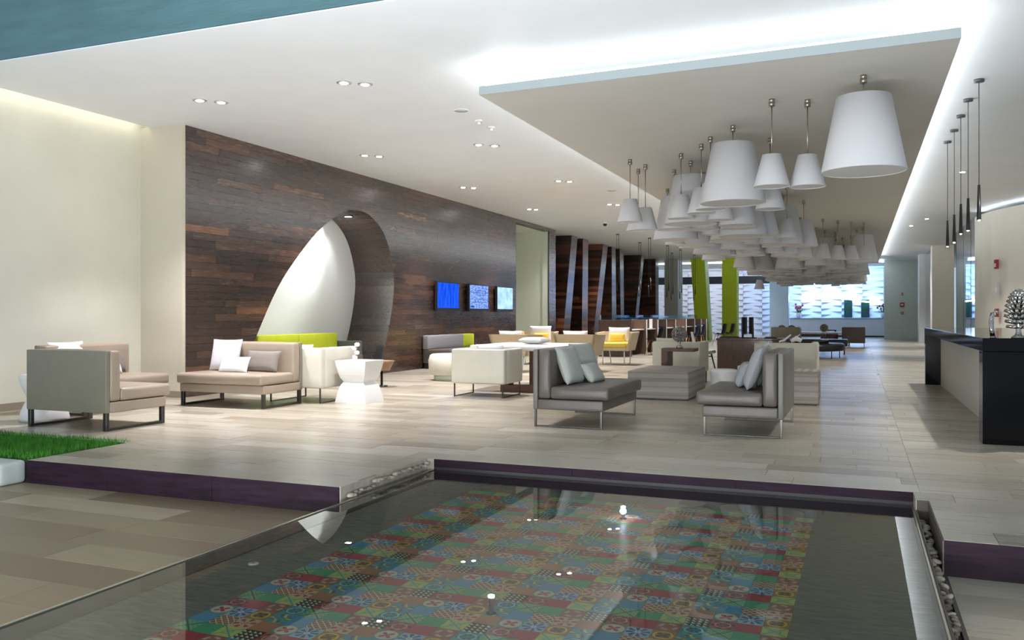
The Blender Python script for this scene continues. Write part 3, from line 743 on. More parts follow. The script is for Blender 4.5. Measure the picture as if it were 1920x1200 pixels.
# ------------------------------------------------------------------ lamps
SHP = {'L': (.393, .254, .73), 'M': (.278, .168, .537), 'S': (.192, .101, .345)}
Q = .959
SHM = {}
for k, (rb, rt, h) in SHP.items():
    sh = MB().lathe([(rb, 0), (rt, h), (rt - .012, h), (rt * .25, h - .004), (rt * .25, h - .012), (rt - .016, h - .012), (rb - .008, .012), (rb - .008, 0), (rb, 0)], seg=40).mesh('lamp_shade', shade)
    for p in sh.polygons: p.use_smooth = False if abs(p.normal.z) > .8 else True
    SHM[k] = (sh, MB().lathe([(rb - .009, .006), (0, .006), (0, .010), (rb - .009, .010)], seg=32).mesh('diffuser', shadei))
canm = MB().lathe([(0, 0), (.030, 0), (.030, -.028), (.021, -.032), (.033, -.034), (.033, -.08), (0, -.08)], seg=14).mesh('canopy', nickel)
rodm = {}
def pendant(k, x, y, zb, lab):
    t = thing('pendant_lamp', lab, 'pendant lamp', (x * Q, y * Q, SZ0), 0, 'white pendant lamps under the ceiling tray')
    zb = 1.15 + (zb - 1.15) * Q; h = SHP[k][2]; L_ = round(SZ0 - zb - h, 2)
    put('canopy', canm, t)
    key = L_
    if key not in rodm: rodm[key] = MB().tube([(0, 0, -.08), (0, 0, -L_ - .02)], .0075, 6).mesh('rod', nickel)
    put('rod', rodm[key], t)
    s_ = put('lamp_shade', SHM[k][0], t, (0, 0, -(SZ0 - zb)), (0, 0, random.uniform(0, 6)))
    put('diffuser', SHM[k][1], s_)
PL = [('L', .045, 9.47, 'largest nearest white tapered pendant lamp hanging alone at the front right'),
 ('S', -.539, 10.31, 'small white pendant lamp, right one of the front pair'), ('S', -.913, 10.13, 'small white pendant lamp, left one of the front pair'),
 ('L', -1.503, 11.34, 'large white pendant lamp at the front of the near cluster'), ('S', -1.884, 11.948, 'small white pendant lamp half hidden behind the large front left one'),
 ('S', -2.086, 12.42, 'small white pendant lamp just left of the large front left one'), ('S', -2.49, 13.02, 'small white pendant lamp on a long rod at the left of the near cluster'),
 ('L', -2.47, 13.705, 'large white pendant lamp high at the back left of the near cluster'), ('M', -2.876, 14.429, 'medium white pendant lamp at the far left edge of the near cluster'),
 ('S', -1.134, 12.35, 'small white pendant lamp under the left one of the front pair'), ('S', -1.251, 16.93, 'small white pendant lamp on a long rod at the right of the near cluster'),
 ('M', -1.083, 19.25, 'medium white pendant lamp at the right end of the near cluster'), ('L', -1.436, 18.369, 'large white pendant lamp behind the right end of the near cluster'),
 ('S', -.841, 23.15, 'small white pendant lamp, first of the far front row from the left'), ('S', -.5, 23.7, 'small white pendant lamp, second of the far front row from the left'),
 ('S', -.18, 24.1, 'small white pendant lamp, third of the far front row from the left'), ('S', .13, 24.5, 'small white pendant lamp, fourth of the far front row from the left'),
 ('L', .10, 25.7, 'large white pendant lamp at the right end of the far front row'), ('M', -1.35, 22.6, 'medium white pendant lamp at the left end of the far front row'),
 ('M', -1.2, 24.05, 'medium white pendant lamp behind the far front row, on its left'), ('L', -.9, 26.2, 'large white pendant lamp behind the far front row, in its middle')]
placed = []
for k, x, y, lab in PL: pendant(k, x, y, 2.61 + random.uniform(-.015, .015), lab); placed.append((x, y, SHP[k][0]))
rr = random.Random(11)
def fill(n, x0, x1, y0, y1, nm):
    c = 0; tries = 0
    while c < n and tries < 4000:
        tries += 1; k = rr.choice('LLMMS'); r_ = SHP[k][0]; x = rr.uniform(x0 + r_, x1 - r_ * .3); y = rr.uniform(y0, y1)
        if any((x - a) ** 2 + (y - b) ** 2 < (r_ + q + .03) ** 2 for a, b, q in placed): continue
        placed.append((x, y, r_)); c += 1
        side = 'left' if x < x0 + (x1 - x0) / 3 else ('right' if x > x0 + 2 * (x1 - x0) / 3 else 'middle')
        dep = 'front' if y < y0 + (y1 - y0) / 3 else ('back' if y > y0 + 2 * (y1 - y0) / 3 else 'centre')
        pendant(k, x, y, 2.59 + rr.uniform(-.07, .04), '%s white pendant lamp packed in the %s %s of the %s cluster' % ({'L': 'large', 'M': 'medium', 'S': 'small'}[k], side, dep, nm))
fill(34, -3.65, -1.35, 12.9, 22, 'near')
fill(80, -3.65, .1, 25.2, 42.8, 'far')
pendant('S', -3.62, 35.0, 2.2, 'small lone white pendant lamp hanging low left of the far cluster')
same = {}
for o in bpy.data.objects:
    if o.get('group') == 'white pendant lamps under the ceiling tray': same.setdefault(o['label'], []).append(o)
ORD = ['nearest', 'second nearest', 'third nearest', 'fourth nearest', 'fifth nearest', 'sixth nearest', 'seventh nearest', 'eighth nearest', 'ninth nearest']
for lab, L in same.items():
    if len(L) > 1:
        for i, o in enumerate(sorted(L, key=lambda o: o.location.y)): o['label'] = ORD[min(i, 8)] + ' ' + lab.replace(' packed', '').replace('white pendant lamp', 'white pendant')
# slim black pendants
tubm = MB().lathe([(0, 0), (.014, 0), (.024, -.38), (.024, -.40), (0, -.40)], seg=12).mesh('tube', black)
tipm = MB().lathe([(0, -.4), (.013, -.4), (.010, -.408), (0, -.411)], seg=10).mesh('lamp', lampe)
cn2 = MB().lathe([(0, 0), (.055, 0), (.055, -.03), (0, -.03)], seg=18).mesh('canopy', M('dark_grey_metal', (.12, .12, .13), .4, .5))
def slim(x, y, zt, lab, grp, n=1, dz=0):
    t = thing('slim_pendant', lab, 'pendant lamp', (x, y, H), 0, grp)
    put('canopy', cn2, t)
    for i in range(n):
        ox = (i - (n - 1) / 2) * .07; z = zt + (.25 * i if n > 1 else 0)
        put('cord', MB().tube([(ox, 0, -.03), (ox, 0, -(H - z) + .005)], .004 if n == 1 else .008, 5).mesh('cord', black), t)
        put('tube', tubm, t, (ox, 0, -(H - z)))
        if n == 1: put('lamp', tipm, t, (ox, 0, -(H - z)))
RL = ['nearest slim black pendant above the granite counter', 'second nearest slim black pendant above the granite counter', 'middle slim black pendant of the five above the granite counter',
      'fourth slim black pendant from the front above the granite counter', 'farthest slim black pendant above the granite counter']
for (x, y, zt), lab in zip([(1.27, 11.08, 2.64), (1.26, 12.03, 2.61), (1.27, 12.96, 2.65), (1.28, 13.93, 2.61), (1.27, 14.82, 2.62)], RL): slim(x, y, zt, lab, 'slim pendants over the counter')
LL = ['twin black slim pendant nearest to the wood wall', 'twin black slim pendant left of the middle over the work booths', 'twin black slim pendant with the highest canopy over the work booths', 'twin black slim pendant in the middle over the work booths',
      'twin black slim pendant just left of the grey column', 'twin black slim pendant in front of the white side of the grey column', 'twin black slim pendant in front of the leaning lime column']
for (x, y, zb), lab in zip([(-7.37, 27.62, 1.98), (-7.42, 30.93, 1.85), (-6.70, 29.36, 1.8), (-6.77, 32.73, 1.85), (-7.40, 36.68, 1.83), (-6.72, 35.04, 1.84), (-6.74, 38.34, 1.83)], LL): slim(x, y, zb + .4, lab, 'slim pendants over the work booths', 2)
# downlights
dfr = MB().lathe([(.052, 0), (.088, 0), (.086, -.006), (.056, -.010), (.052, 0)], seg=20).mesh('frame', M('downlight_ring', (.55, .54, .56), .3, .6))
dlm = MB().lathe([(0, -.006), (.046, -.006), (.040, -.014), (0, -.018)], seg=16).mesh('lamp', emis('downlight_glow', (1, .97, 1), 25))
DP = [((-7.63, 8.51), (-7.45, 8.69), 'front left pair'), ((-5.51, 8.49), (-5.32, 8.64), 'front pair nearest the tray corner'), ((-7.68, 12.46), (-7.50, 12.63), 'pair beside the arch'), ((-5.54, 12.35), (-5.34, 12.52), 'pair left of the tray edge'),
      ((-7.68, 16.33), (-7.51, 16.48), 'third pair along the wood wall'), ((-7.71, 20.3), (-7.57, 20.41), 'pair above the wall screens'), ((-5.55, 16.26), (-5.37, 16.41), 'third pair along the tray edge'), ((-5.58, 20.15), (-5.41, 20.27), 'farthest pair along the tray edge')]
for (a, b, n_) in DP:
    for (x, y), sd in ((a, 'left'), (b, 'right')):
        t = thing('downlight', 'recessed ceiling downlight, %s one of the %s' % (sd, n_), 'ceiling light', (x, y, H), 0, 'recessed downlights')
        put('frame', dfr, t); put('lamp', dlm, t)
    spot(((a[0] + b[0]) / 2, (a[1] + b[1]) / 2, H - .03), 450, (1, .95, 1), 92, .8)
for (x, y) in ((-7.6, 24.5), (-5.5, 24.5), (-7.6, 30), (-5.5, 30), (-5.5, 36), (2.2, 10), (1.8, 16), (1.2, 21.5), (1.8, 30), (1.8, 38), (-6, 45.5)):  # unseen spots added to light the deep hall, without fixtures
    spot((x, y, H - .03), 340, (1, .97, .97), 115, .8)
for (x, y, lab) in ((1.75, 26.42, 'small downlight nearest on the aisle ceiling right of the tray'), (1.45, 28.28, 'small downlight second on the aisle ceiling right of the tray'), (1.80, 18.06, 'small spotlight on the right ceiling among the slim pendants')):
    t = thing('downlight', lab, 'ceiling light', (x, y, H)); put('frame', dfr, t); put('lamp', dlm, t)
for (x, y, r_, lab) in ((-4.83, 10.21, .10, 'flat round ceiling speaker near the tray corner'), (-4.92, 17.94, .10, 'flat round ceiling speaker farther along the tray edge')):
    t = thing('ceiling_speaker', lab, 'speaker', (x, y, H)); MB().lathe([(r_ - .012, 0), (r_, 0), (r_, -.008), (r_ - .012, -.008)], seg=24).build('rim', whitem, t); MB().lathe([(0, -.001), (r_ - .012, -.001), (r_ - .012, -.004), (0, -.006)], seg=24).build('grille', M('speaker_grille', (.5, .56, .6), .7), t)
for (x, y, lab) in ((-4.855, 10.83, 'white smoke detector behind the round ceiling speaker'), (-4.857, 11.27, 'small white sprinkler head beside the smoke detector')):
    t = thing('smoke_detector' if 'smoke' in lab else 'sprinkler', lab, 'detector' if 'smoke' in lab else 'sprinkler', (x, y, H)); s_ = 1 if 'smoke' in lab else .5
    MB().lathe([(0, 0), (.06 * s_, 0), (.055 * s_, -.015), (.03, -.02), (0, -.02)], seg=16).build('base', whitem, t); MB().lathe([(0, -.02), (.02 * s_, -.02), (.026 * s_, -.05), (0, -.055)], seg=12).build('head', whitem, t)
t = thing('security_camera', 'small dome security camera on the ceiling above the fins', 'camera', (-6.78, 24.0, H)); MB().lathe([(0, 0), (.07, 0), (.07, -.04), (0, -.04)], seg=16).build('base', whitem, t); MB().lathe([(.06, -.04), (.055, -.08), (.03, -.11), (0, -.115)], seg=16).build('dome', black, t)

# ------------------------------------------------------------------ screens
def screen_mat(name, kind):
    m = bpy.data.materials.new(name); m.use_nodes = True; nt = m.node_tree; nt.nodes.clear()
    o = nt.nodes.new('ShaderNodeOutputMaterial'); e = nt.nodes.new('ShaderNodeEmission'); nt.links.new(e.outputs[0], o.inputs[0])
    tc = nt.nodes.new('ShaderNodeTexCoord'); mp = nt.nodes.new('ShaderNodeMapping'); nt.links.new(tc.outputs['Object'], mp.inputs[0])
    n = nt.nodes.new('ShaderNodeTexNoise'); n.inputs['Detail'].default_value = 4; nt.links.new(mp.outputs[0], n.inputs[0])
    r = nt.nodes.new('ShaderNodeValToRGB'); nt.links.new(n.outputs[0], r.inputs[0]); nt.links.new(r.outputs[0], e.inputs[0]); el = r.color_ramp.elements
    if kind == 0: mp.inputs['Scale'].default_value = (1, 9, 1); n.inputs['Scale'].default_value = 3; el[0].color = (.0, .04, .70, 1); el[0].position = .3; el[1].color = (.03, .16, 1, 1); el[1].position = .75; e.inputs[1].default_value = .7
    elif kind == 1: mp.inputs['Scale'].default_value = (1, 6, 16); n.inputs['Scale'].default_value = 2.2; el[0].color = (.05, .2, .9, 1); el[0].position = .38; el[1].color = (.45, .6, 1, 1); el[1].position = .6; e.inputs[1].default_value = .6
    else: mp.inputs['Scale'].default_value = (1, 2, 3); n.inputs['Scale'].default_value = 2; el[0].color = (.35, .6, 1, 1); el[0].position = .3; el[1].color = (.6, .95, 1, 1); el[1].position = .6; e.inputs[1].default_value = .65
    return m
for i, (y0, y1, lab) in enumerate(((17.12, 18.27, 'wall screen showing deep blue, nearest of three'), (18.83, 19.99, 'middle wall screen showing a pale blue page with lines'), (20.54, 21.65, 'farthest wall screen glowing pale cyan'))):
    t = thing('wall_screen', lab, 'television', (WX, y0, 1.255), 0, 'screens on the wood wall'); L_ = y1 - y0
    MB().box(.045, .11, 0, L_, 0, .67, .006).build('housing', black, t); MB().box(.0, .05, L_ * .3, L_ * .7, .2, .5).build('bracket', black, t)
    MB().box(.110, .1115, .03, L_ - .03, .07, .64).build('screen', screen_mat('screen_%d' % i, i), t)
    if i == 1:
        d = MB()
        for (a, b, z) in ((.25, .85, .50), (.10, .95, .455), (.35, .8, .40), (.3, .85, .30), (.2, .9, .22)): d.box(.112, .1125, a * L_, b * L_, z, z + .012)
        d.box(.112, .1125, .07, .27, .10, .14); d.build('screen_graphics', emis('screen_lines', (.02, .08, .45), .6), t)
    MB().lathe([(0, 0), (.01, 0), (.01, .004), (0, .004)], (.112, L_ * .45, .03), 8).build('power_light', chrome, t)

# ------------------------------------------------------------------ furniture builders
def sled(t, x0, x1, y0, y1, h, s=.022, mat=None, ax='y'):
    """two flat-bar sled legs, joined pair of uprights and a floor rail"""
    mat = mat or chrome
    if ax == 'y':
        for x in (x0, x1 - s):
            m = MB(); m.box(x, x + s, y0, y0 + s, 0, h, .002); m.box(x, x + s, y1 - s, y1, 0, h, .002); m.box(x, x + s, y0 + s, y1 - s, .004, .004 + s * .6, .002); m.build('leg_frame', mat, t)
    else:
        for y in (y0, y1 - s):
            m = MB(); m.box(x0, x0 + s, y, y + s, 0, h, .002); m.box(x1 - s, x1, y, y + s, 0, h, .002); m.box(x0 + s, x1 - s, y, y + s, .004, .004 + s * .6, .002); m.build('leg_frame', mat, t)
def sofa(lab, loc, rz, W, D, leather, pan, backs=1):
    """armless sofa; local x = width (centred), back panel at y=D side, front at y=0"""
    t = thing('sofa', lab, 'sofa', loc, rz, 'armless lounge sofas'); w2 = W / 2
    MB().soft(-w2, w2, .03, D - .052, .18, .285, .012).build('seat_base', leather, t)
    MB().soft(-w2 - .005, w2 + .005, -.03, D - .19, .292, .42, .028, .012, 6).build('seat_cushion', leather, t)
    MB().soft(-w2, w2, D - .05, D, .18, .80, .010).build('back_panel', pan, t)
    MB().soft(-w2 + .0, w2 - .0, D - .19, D - .055, .292, .80, .03, .01, 6).build('back_cushion', leather, t)
    sled(t, -w2 + .01, w2 - .01, .04, D - .01, .18, .042 if leather == taupe else .022)
    return t
def pillow(lab, loc, rot, w_, h_, th, mat, grp=None):
    """loose cushion standing on its lower edge, thickness along local y"""
    mb = MB(); n = 14; g = {}
    for sgn in (-1, 1):
        for i in range(n + 1):
            for j in range(n + 1):
                u, v = -1 + 2 * i / n, -1 + 2 * j / n; e = (1 - abs(u) ** 3.5) * (1 - abs(v) ** 3.5); tt = th / 2 * max(0, e) ** .5
                pin = 1 - .045 * (1 - abs(u) ** 2) * abs(v) ** 4; pin2 = 1 - .045 * (1 - abs(v) ** 2) * abs(u) ** 4
                g[sgn, i, j] = mb.bm.verts.new((u * w_ / 2 * pin2, sgn * (tt + .002), h_ / 2 + v * h_ / 2 * pin))
    for sgn in (-1, 1):
        for i in range(n):
            for j in range(n):
                q = [g[sgn, i, j], g[sgn, i + 1, j], g[sgn, i + 1, j + 1], g[sgn, i, j + 1]]
                f = mb.bm.faces.new(q if sgn < 0 else q[::-1]); f.smooth = True
    ring_ = [(i, 0) for i in range(n)] + [(n, j) for j in range(n)] + [(n - i, n) for i in range(n)] + [(0, n - j) for j in range(n)]
    for a, b in zip(ring_, ring_[1:] + ring_[:1]):
        f = mb.bm.faces.new([g[-1, *a], g[-1, *b], g[1, *b], g[1, *a]]); f.smooth = True
    o = mb.build('pillow', mat); o.location = loc; o.rotation_euler = rot
    return tag(o, lab, 'pillow', grp)
def armchair(lab, loc, rz, W, D, mat, zt=.70, z0=.20):
    """box armchair; back towards local -y"""
    t = thing('armchair', lab, 'armchair', loc, rz, 'box armchairs'); w2 = W / 2
    MB().soft(-w2, w2, 0, .11, z0, zt, .03).build('backrest', mat, t)
    for sx in (-1, 1): MB().soft(min(sx * w2, sx * (w2 - .11)), max(sx * w2, sx * (w2 - .11)), .10, D, z0, zt - .0, .03).build('arm', mat, t)
    MB().soft(-w2 + .11, w2 - .11, .11, D - .01, z0, z0 + .12, .01).build('seat_base', mat, t)
    MB().soft(-w2 + .115, w2 - .115, .115, D, z0 + .125, z0 + .26, .03, .01).build('seat_cushion', mat, t)
    sled(t, -w2 + .03, w2 - .03, .03, D - .03, z0, .018)
    return t
# left group
sofa('taupe armless sofa at the far left, its plain back panel towards us', (-7.46, 7.23, 0), PI, 1.10, .83, taupe, panel)
sofa('taupe armless sofa against the cream wall behind the nearest left sofa', (-8.18, 7.92, 0), PI / 2, 1.25, .82, taupe, panel)
bpy.data.objects['sofa.001'].rotation_euler = (0, 0, PI / 2)
sofa('taupe armless sofa left of the white square side table, with three pillows', (-7.43, 8.63, 0), 0, 1.32, .82, taupe, panel)
pillow('large white pillow on the sofa against the cream wall', (-8.78, 7.62, .43), (R(-14), 0, PI / 2), .50, .42, .13, wpil)
pillow('small white pillow standing on the sofa against the cream wall', (-8.55, 7.98, .43), (R(-22), 0, PI / 2), .40, .24, .10, wpil)
pillow('taupe pillow at the corner end of the sofa against the cream wall', (-8.80, 8.25, .43), (R(-14), 0, PI / 2), .45, .26, .12, tpil)
pillow('tall pale lilac pillow leaning at the left end of the sofa', (-7.76, 9.10, .43), (R(-14), 0, R(6)), .44, .42, .13, lilac)
pillow('long taupe pillow leaning on the sofa beside the lilac one', (-7.16, 9.08, .43), (R(-18), 0, R(-3)), .54, .28, .12, tpil)
pillow('small white rectangular pillow in front of the lilac one', (-7.42, 8.86, .43), (R(-24), 0, R(2)), .44, .21, .10, wpil)
# hourglass tables
t = thing('side_table', 'white square hourglass side table beside the cream armchair', 'side table', (-6.20, 9.93, 0))
m = MB(); n = 12; w0 = .235
prof = [(w0 * (.64 + .36 * abs(2 * i / n - 1) ** .55), .55 * i / n) for i in range(n + 1)]
rings = [[m.bm.verts.new((sx * r_, sy * r_, z)) for sx, sy in ((-1, -1), (1, -1), (1, 1), (-1, 1))] for r_, z in prof]
for a, b in zip(rings, rings[1:]):
    for i in range(4): m.bm.faces.new([a[i], a[(i + 1) % 4], b[(i + 1) % 4], b[i]])
m.bm.faces.new(rings[0][::-1]); m.bm.faces.new(rings[-1]); m.build('body', whitem, t)
MB().box(-w0 + .002, w0 - .002, -w0 + .002, w0 - .002, .5505, .556, .002).build('table_top', whitem, t)
t = thing('stool', 'white round hourglass stool behind the far left sofa', 'stool', (-8.33, 6.88, 0))
MB().lathe([(0, 0), (.25, 0), (.25, .03), (.235, .10), (.20, .18), (.165, .25), (.20, .32), (.235, .40), (.25, .47), (.25, .50), (0, .50)], seg=36).build('body', whitem, t)
MB().lathe([(0, .501), (.23, .501), (.228, .508), (0, .508)], seg=36).build('cap', whitem, t)
# small white ornament on the side table
t = thing('ornament', 'small white openwork ornament on the square side table', 'ornament', (-6.38, 10.10, .557))
m = MB()
for i, (dx, z) in enumerate(((0, .03), (.03, .09), (-.01, .15), (.035, .20))):
    m.lathe([(.016, -.028), (.036, -.014), (.036, .014), (.016, .028), (.010, .014), (.010, -.014), (.016, -.028)], (dx, 0, z), 10)
m.build('beads', whitem, t); MB().lathe([(0, 0), (.04, 0), (.03, .01), (0, .01)], seg=12).build('base', whitem, t)
armchair('cream box armchair between the taupe sofa and the square side table', (-6.92, 9.46, 0), 0, .86, .86, creaml, .73)
pillow('white pillow inside the cream armchair beside the side table', (-6.95, 9.62, .50), (R(-10), 0, 0), .40, .27, .10, wpil)
armchair('cream box armchair with its square back to us in front of the wood framed table', (-4.97, 11.03, 0), 0, .82, .72, creaml, .68, .19)
pillow('white pillow poking above the back of the middle cream armchair', (-4.88, 11.30, .46), (R(8), 0, R(8)), .40, .285, .12, wpil)
# low wooden stool by the arch
t = thing('stool', 'flared wooden stool beside the arch behind the side table', 'stool', (-7.20, 12.2, 0))
MB().lathe([(0, .26), (.13, .26), (.20, .40), (.21, .42), (0, .42)], seg=20).build('seat', M('oak', (.30, .18, .10), .5, noise=.2), t)
MB().lathe([(0, 0), (.10, 0), (.10, .015), (.02, .02), (.02, .26), (0, .26)], seg=20).build('base', black, t)
# benches with coloured backs
def bench(nm, lab, x0, x1, segs, y0, y1, zt=.78):
    t = thing(nm, lab, 'bench', (0, 0, 0))
    MB().soft(x0, x1, y0, y1, .12, .42, .03).build('seat', greyl, t); MB().box(x0 + .02, x1 - .04, y0 + .04, y1 - .04, 0, .12).build('plinth', black, t)
    for a, b, mm in segs: MB().soft(x0, x0 + .14, a + .002, b - .002, .42, zt, .02, .005).build('back_cushion', mm, t)
bench('bench', 'bench with two lime green back cushions inside the arch', -9.45, -8.75, [(11.75, 12.9, lime), (12.9, 14.12, lime)], 11.7, 14.15, .82)
bench('bench', 'bench with a grey and a lime back cushion against the wood wall', -8.78, -8.1, [(16.6, 18.4, dpil), (18.4, 19.0, lime)], 16.6, 19.0, .72)
MB().soft(-9.45, -8.84, 14.16, 14.26, .0, .67, .02).build('end_panel', M('charcoal_green', (.10, .105, .09), .5), bpy.data.objects['bench'])
t = thing('ottoman', 'round cream pouf on a recessed plinth left of the cream armchair', 'ottoman', (-6.75, 13.9, 0))
MB().lathe([(0, .10), (.38, .10), (.42, .14), (.43, .36), (.40, .45), (.36, .47), (0, .475)], seg=36).build('cushion', creaml, t); MB().lathe([(0, 0), (.33, 0), (.33, .10), (0, .10)], seg=30).build('plinth', sage, t)
# wood framed table
t = thing('coffee_table', 'white topped table on a walnut hoop frame behind the cream armchair', 'table', (0, 0, 0))
MB().soft(-5.55, -4.12, 12.02, 13.6, .62, .70, .03).build('table_top', whitem, t)
for y in (12.06, 13.3):
    m = MB(); m.box(-5.05, -4.40, y, y + .22, 0, .10, .003); m.box(-4.53, -4.40, y, y + .22, .10, .62, .003); m.build('hoop_frame', woodp, t)
    MB().box(-5.05, -4.92, y, y + .22, .10, .62, .003).build('leg', woodp, t)
pillow('pale grey pillow lying on the white topped table', (-4.75, 13.0, .76), (R(90), 0, R(-8)), .42, .36, .10, gpil)
# dark grey pair
sofa('grey armless sofa left of the aisle, three pale pillows on it', (-2.36, 9.09, 0), PI / 2, 1.42, .78, greyl, greyp).rotation_euler = (0, 0, PI / 2)
sofa('grey armless sofa on the right facing left, with grey pillows', (-1.43, 9.09, 0), -PI / 2, 1.42, .78, greyl, greyp)
pillow('silver grey square pillow nearest on the left grey sofa', (-2.79, 8.75, .43), (R(-20), 0, PI / 2 - .12), .44, .42, .13, gpil)
pillow('silver grey square pillow, the farther one on the left grey sofa', (-2.80, 9.28, .43), (R(-18), 0, PI / 2 - .25), .46, .43, .13, gpil)
pillow('small silver grey pillow lying low in front on the left grey sofa', (-2.63, 9.05, .43), (R(-34), 0, PI / 2 - .08), .40, .24, .11, gpil)
pillow('tall mid grey pillow nearest on the right grey sofa', (-1.03, 8.80, .43), (R(-20), 0, -PI / 2 + .1), .46, .44, .14, dpil)
pillow('tall pale grey pillow behind on the right grey sofa', (-.98, 9.30, .43), (R(-14), 0, -PI / 2 + .1), .46, .46, .13, gpil)
pillow('small grey pillow in front on the right grey sofa', (-1.15, 9.02, .43), (R(-24), 0, -PI / 2 + .15), .40, .27, .12, dpil)
# ottomans
def ottoman(lab, x0, x1, y0, y1, h, mt):
    t = thing('ottoman', lab, 'ottoman', ((x0 + x1) / 2, (y0 + y1) / 2, 0)); a, b = (x1 - x0) / 2, (y1 - y0) / 2
    MB().soft(-a, a, -b, b, .015, h, .02, .004).build('cushion', mt, t); MB().box(-a + .03, a - .03, -b + .03, b - .03, 0, .015).build('base', black, t)
ottoman('long striped taupe ottoman, the nearer half behind the left grey sofa', -2.97, -2.13, 11.65, 12.30, .39, stripe_z)
ottoman('striped taupe ottoman joined behind the nearer one', -2.97, -2.13, 12.32, 13.05, .39, stripe_z)
ottoman('striped cube ottoman behind the right grey sofa', -1.30, -.48, 11.65, 12.30, .395, stripe_z)
ottoman('pale striped cube ottoman behind the other right one', -1.32, -.50, 12.34, 12.95, .395, stripe_y)
# side table with globe sculpture
t = thing('side_table', 'walnut hoop side table holding the openwork globe', 'side table', (-2.57, 13.35, 0))
MB().box(-.25, .25, -.2, .2, .60, .65, .004).build('table_top', woodp, t); MB().box(-.25, -.15, -.2, .2, .05, .60, .004).build('leg', woodp, t); MB().box(-.25, .25, -.2, .2, 0, .05, .004).build('base', woodp, t)
t = thing('sculpture', 'openwork silver globe sculpture on the walnut side table', 'sculpture', (-2.57, 13.30, .65))
m = MB(); rr = random.Random(5)
for i in range(90):
    z = 1 - 2 * (i + .5) / 90; a = i * 2.39996; r_ = math.sqrt(1 - z * z); d = Vector((r_ * math.cos(a), r_ * math.sin(a), z)); c0 = d * .115 + Vector((0, 0, .215))
    u = d.cross(Vector((0, 0, 1))).normalized(); v = d.cross(u); q = rr.uniform(.014, .020)
    m.tube([c0 + q * (math.cos(s_ * PI / 3.5) * u + math.sin(s_ * PI / 3.5) * v) for s_ in range(8)], .0055, 4, cap=False)
m.build('globe', mirror, t); MB().lathe([(0, 0), (.05, 0), (.052, .02), (.02, .05), (.022, .08), (.035, .105), (0, .105)], seg=14).build('foot', mirror, t)
armchair('cream box armchair behind the walnut side table', (-2.80, 14.2, 0), 0, .80, .85, creamr, .72)
pillow('cream pillow poking above the armchair behind the walnut table', (-3.0, 14.45, .50), (R(6), 0, 0), .36, .28, .11, creaml)
armchair('ivory box armchair behind the right grey sofa', (-1.08, 14.2, 0), 0, .95, .85, creamr, .72)
t = thing('ornament', 'white driftwood ornament on the ivory armchair back', 'ornament', (-.98, 14.33, .66))
m = MB()
m.tube([(-.20, 0, .075), (-.12, 0, .10), (-.02, .02, .19)], [.014, .018, .010], 8)
m.tube([(-.02, 0, .085), (.06, 0, .13), (.14, .0, .09)], [.03, .045, .03], 8); m.tube([(.06, 0, .14), (.12, 0, .20)], [.012, .006], 6); m.build('branches', whitem, t)
# drum tables
for i, (x, y, lab) in enumerate(((-2.05, 12.25, 'white round drum stool, the nearer one beside the ottomans'), (-1.80, 13.2, 'white round drum stool, the farther one beside the desk'))):
    t = thing('drum_stool', lab, 'stool', (x + .30, y, 0)); MB().lathe([(0, 0), (.13, 0), (.15, .05), (.185, .37), (.18, .40), (0, .40)], seg=32).build('body', whitem, t)
    MB().lathe([(0, .401), (.170, .401), (.165, .406), (0, .406)], seg=28).build('lid', whitem, t)
# desk with monitors
t = thing('desk', 'dark wood desk carrying the black monitors', 'desk', (0, 0, 0))
MB().box(-2.43, -1.28, 16.2, 16.24, 0, .70, .003).build('front_panel', dwood, t); MB().box(-2.45, -1.26, 16.18, 17.05, .70, .735, .004).build('desk_top', dwood, t)
for x in (-2.43, -1.33): MB().box(x, x + .05, 16.24, 17.0, 0, .70, .003).build('side_panel', dwood, t)
for (x, lab, a) in ((-1.995, 'black monitor on the desk, left one seen edge on', R(84)), (-1.86, 'black monitor on the desk, right one seen edge on', R(-74))):
    t = thing('monitor', lab, 'monitor', (x, 16.6, .735), a, 'monitors on the dark desk')
    MB().box(-.18, .18, -.02, .01, .07, .39, .006).build('screen', black, t); MB().box(-.03, .03, .01, .04, .01, .20, .004).build('stand', black, t); MB().lathe([(0, 0), (.10, 0), (.09, .012), (0, .014)], seg=18).build('foot', black, t)
for (x, y, w_, lab) in ((-2.25, 16.55, .36, 'black keyboard on the dark desk'), (-1.50, 16.5, .22, 'small black phone on the right of the dark desk')):
    t = thing('keyboard' if 'key' in lab else 'telephone', lab, 'keyboard' if 'key' in lab else 'telephone', (x, y, .735)); MB().box(-w_ / 2, w_ / 2, -.07, .07, 0, .02, .004).build('body', black, t); MB().box(-w_ / 2 + .02, w_ / 2 - .02, -.05, .05, .02, .028, .002).build('keys', blackl, t)
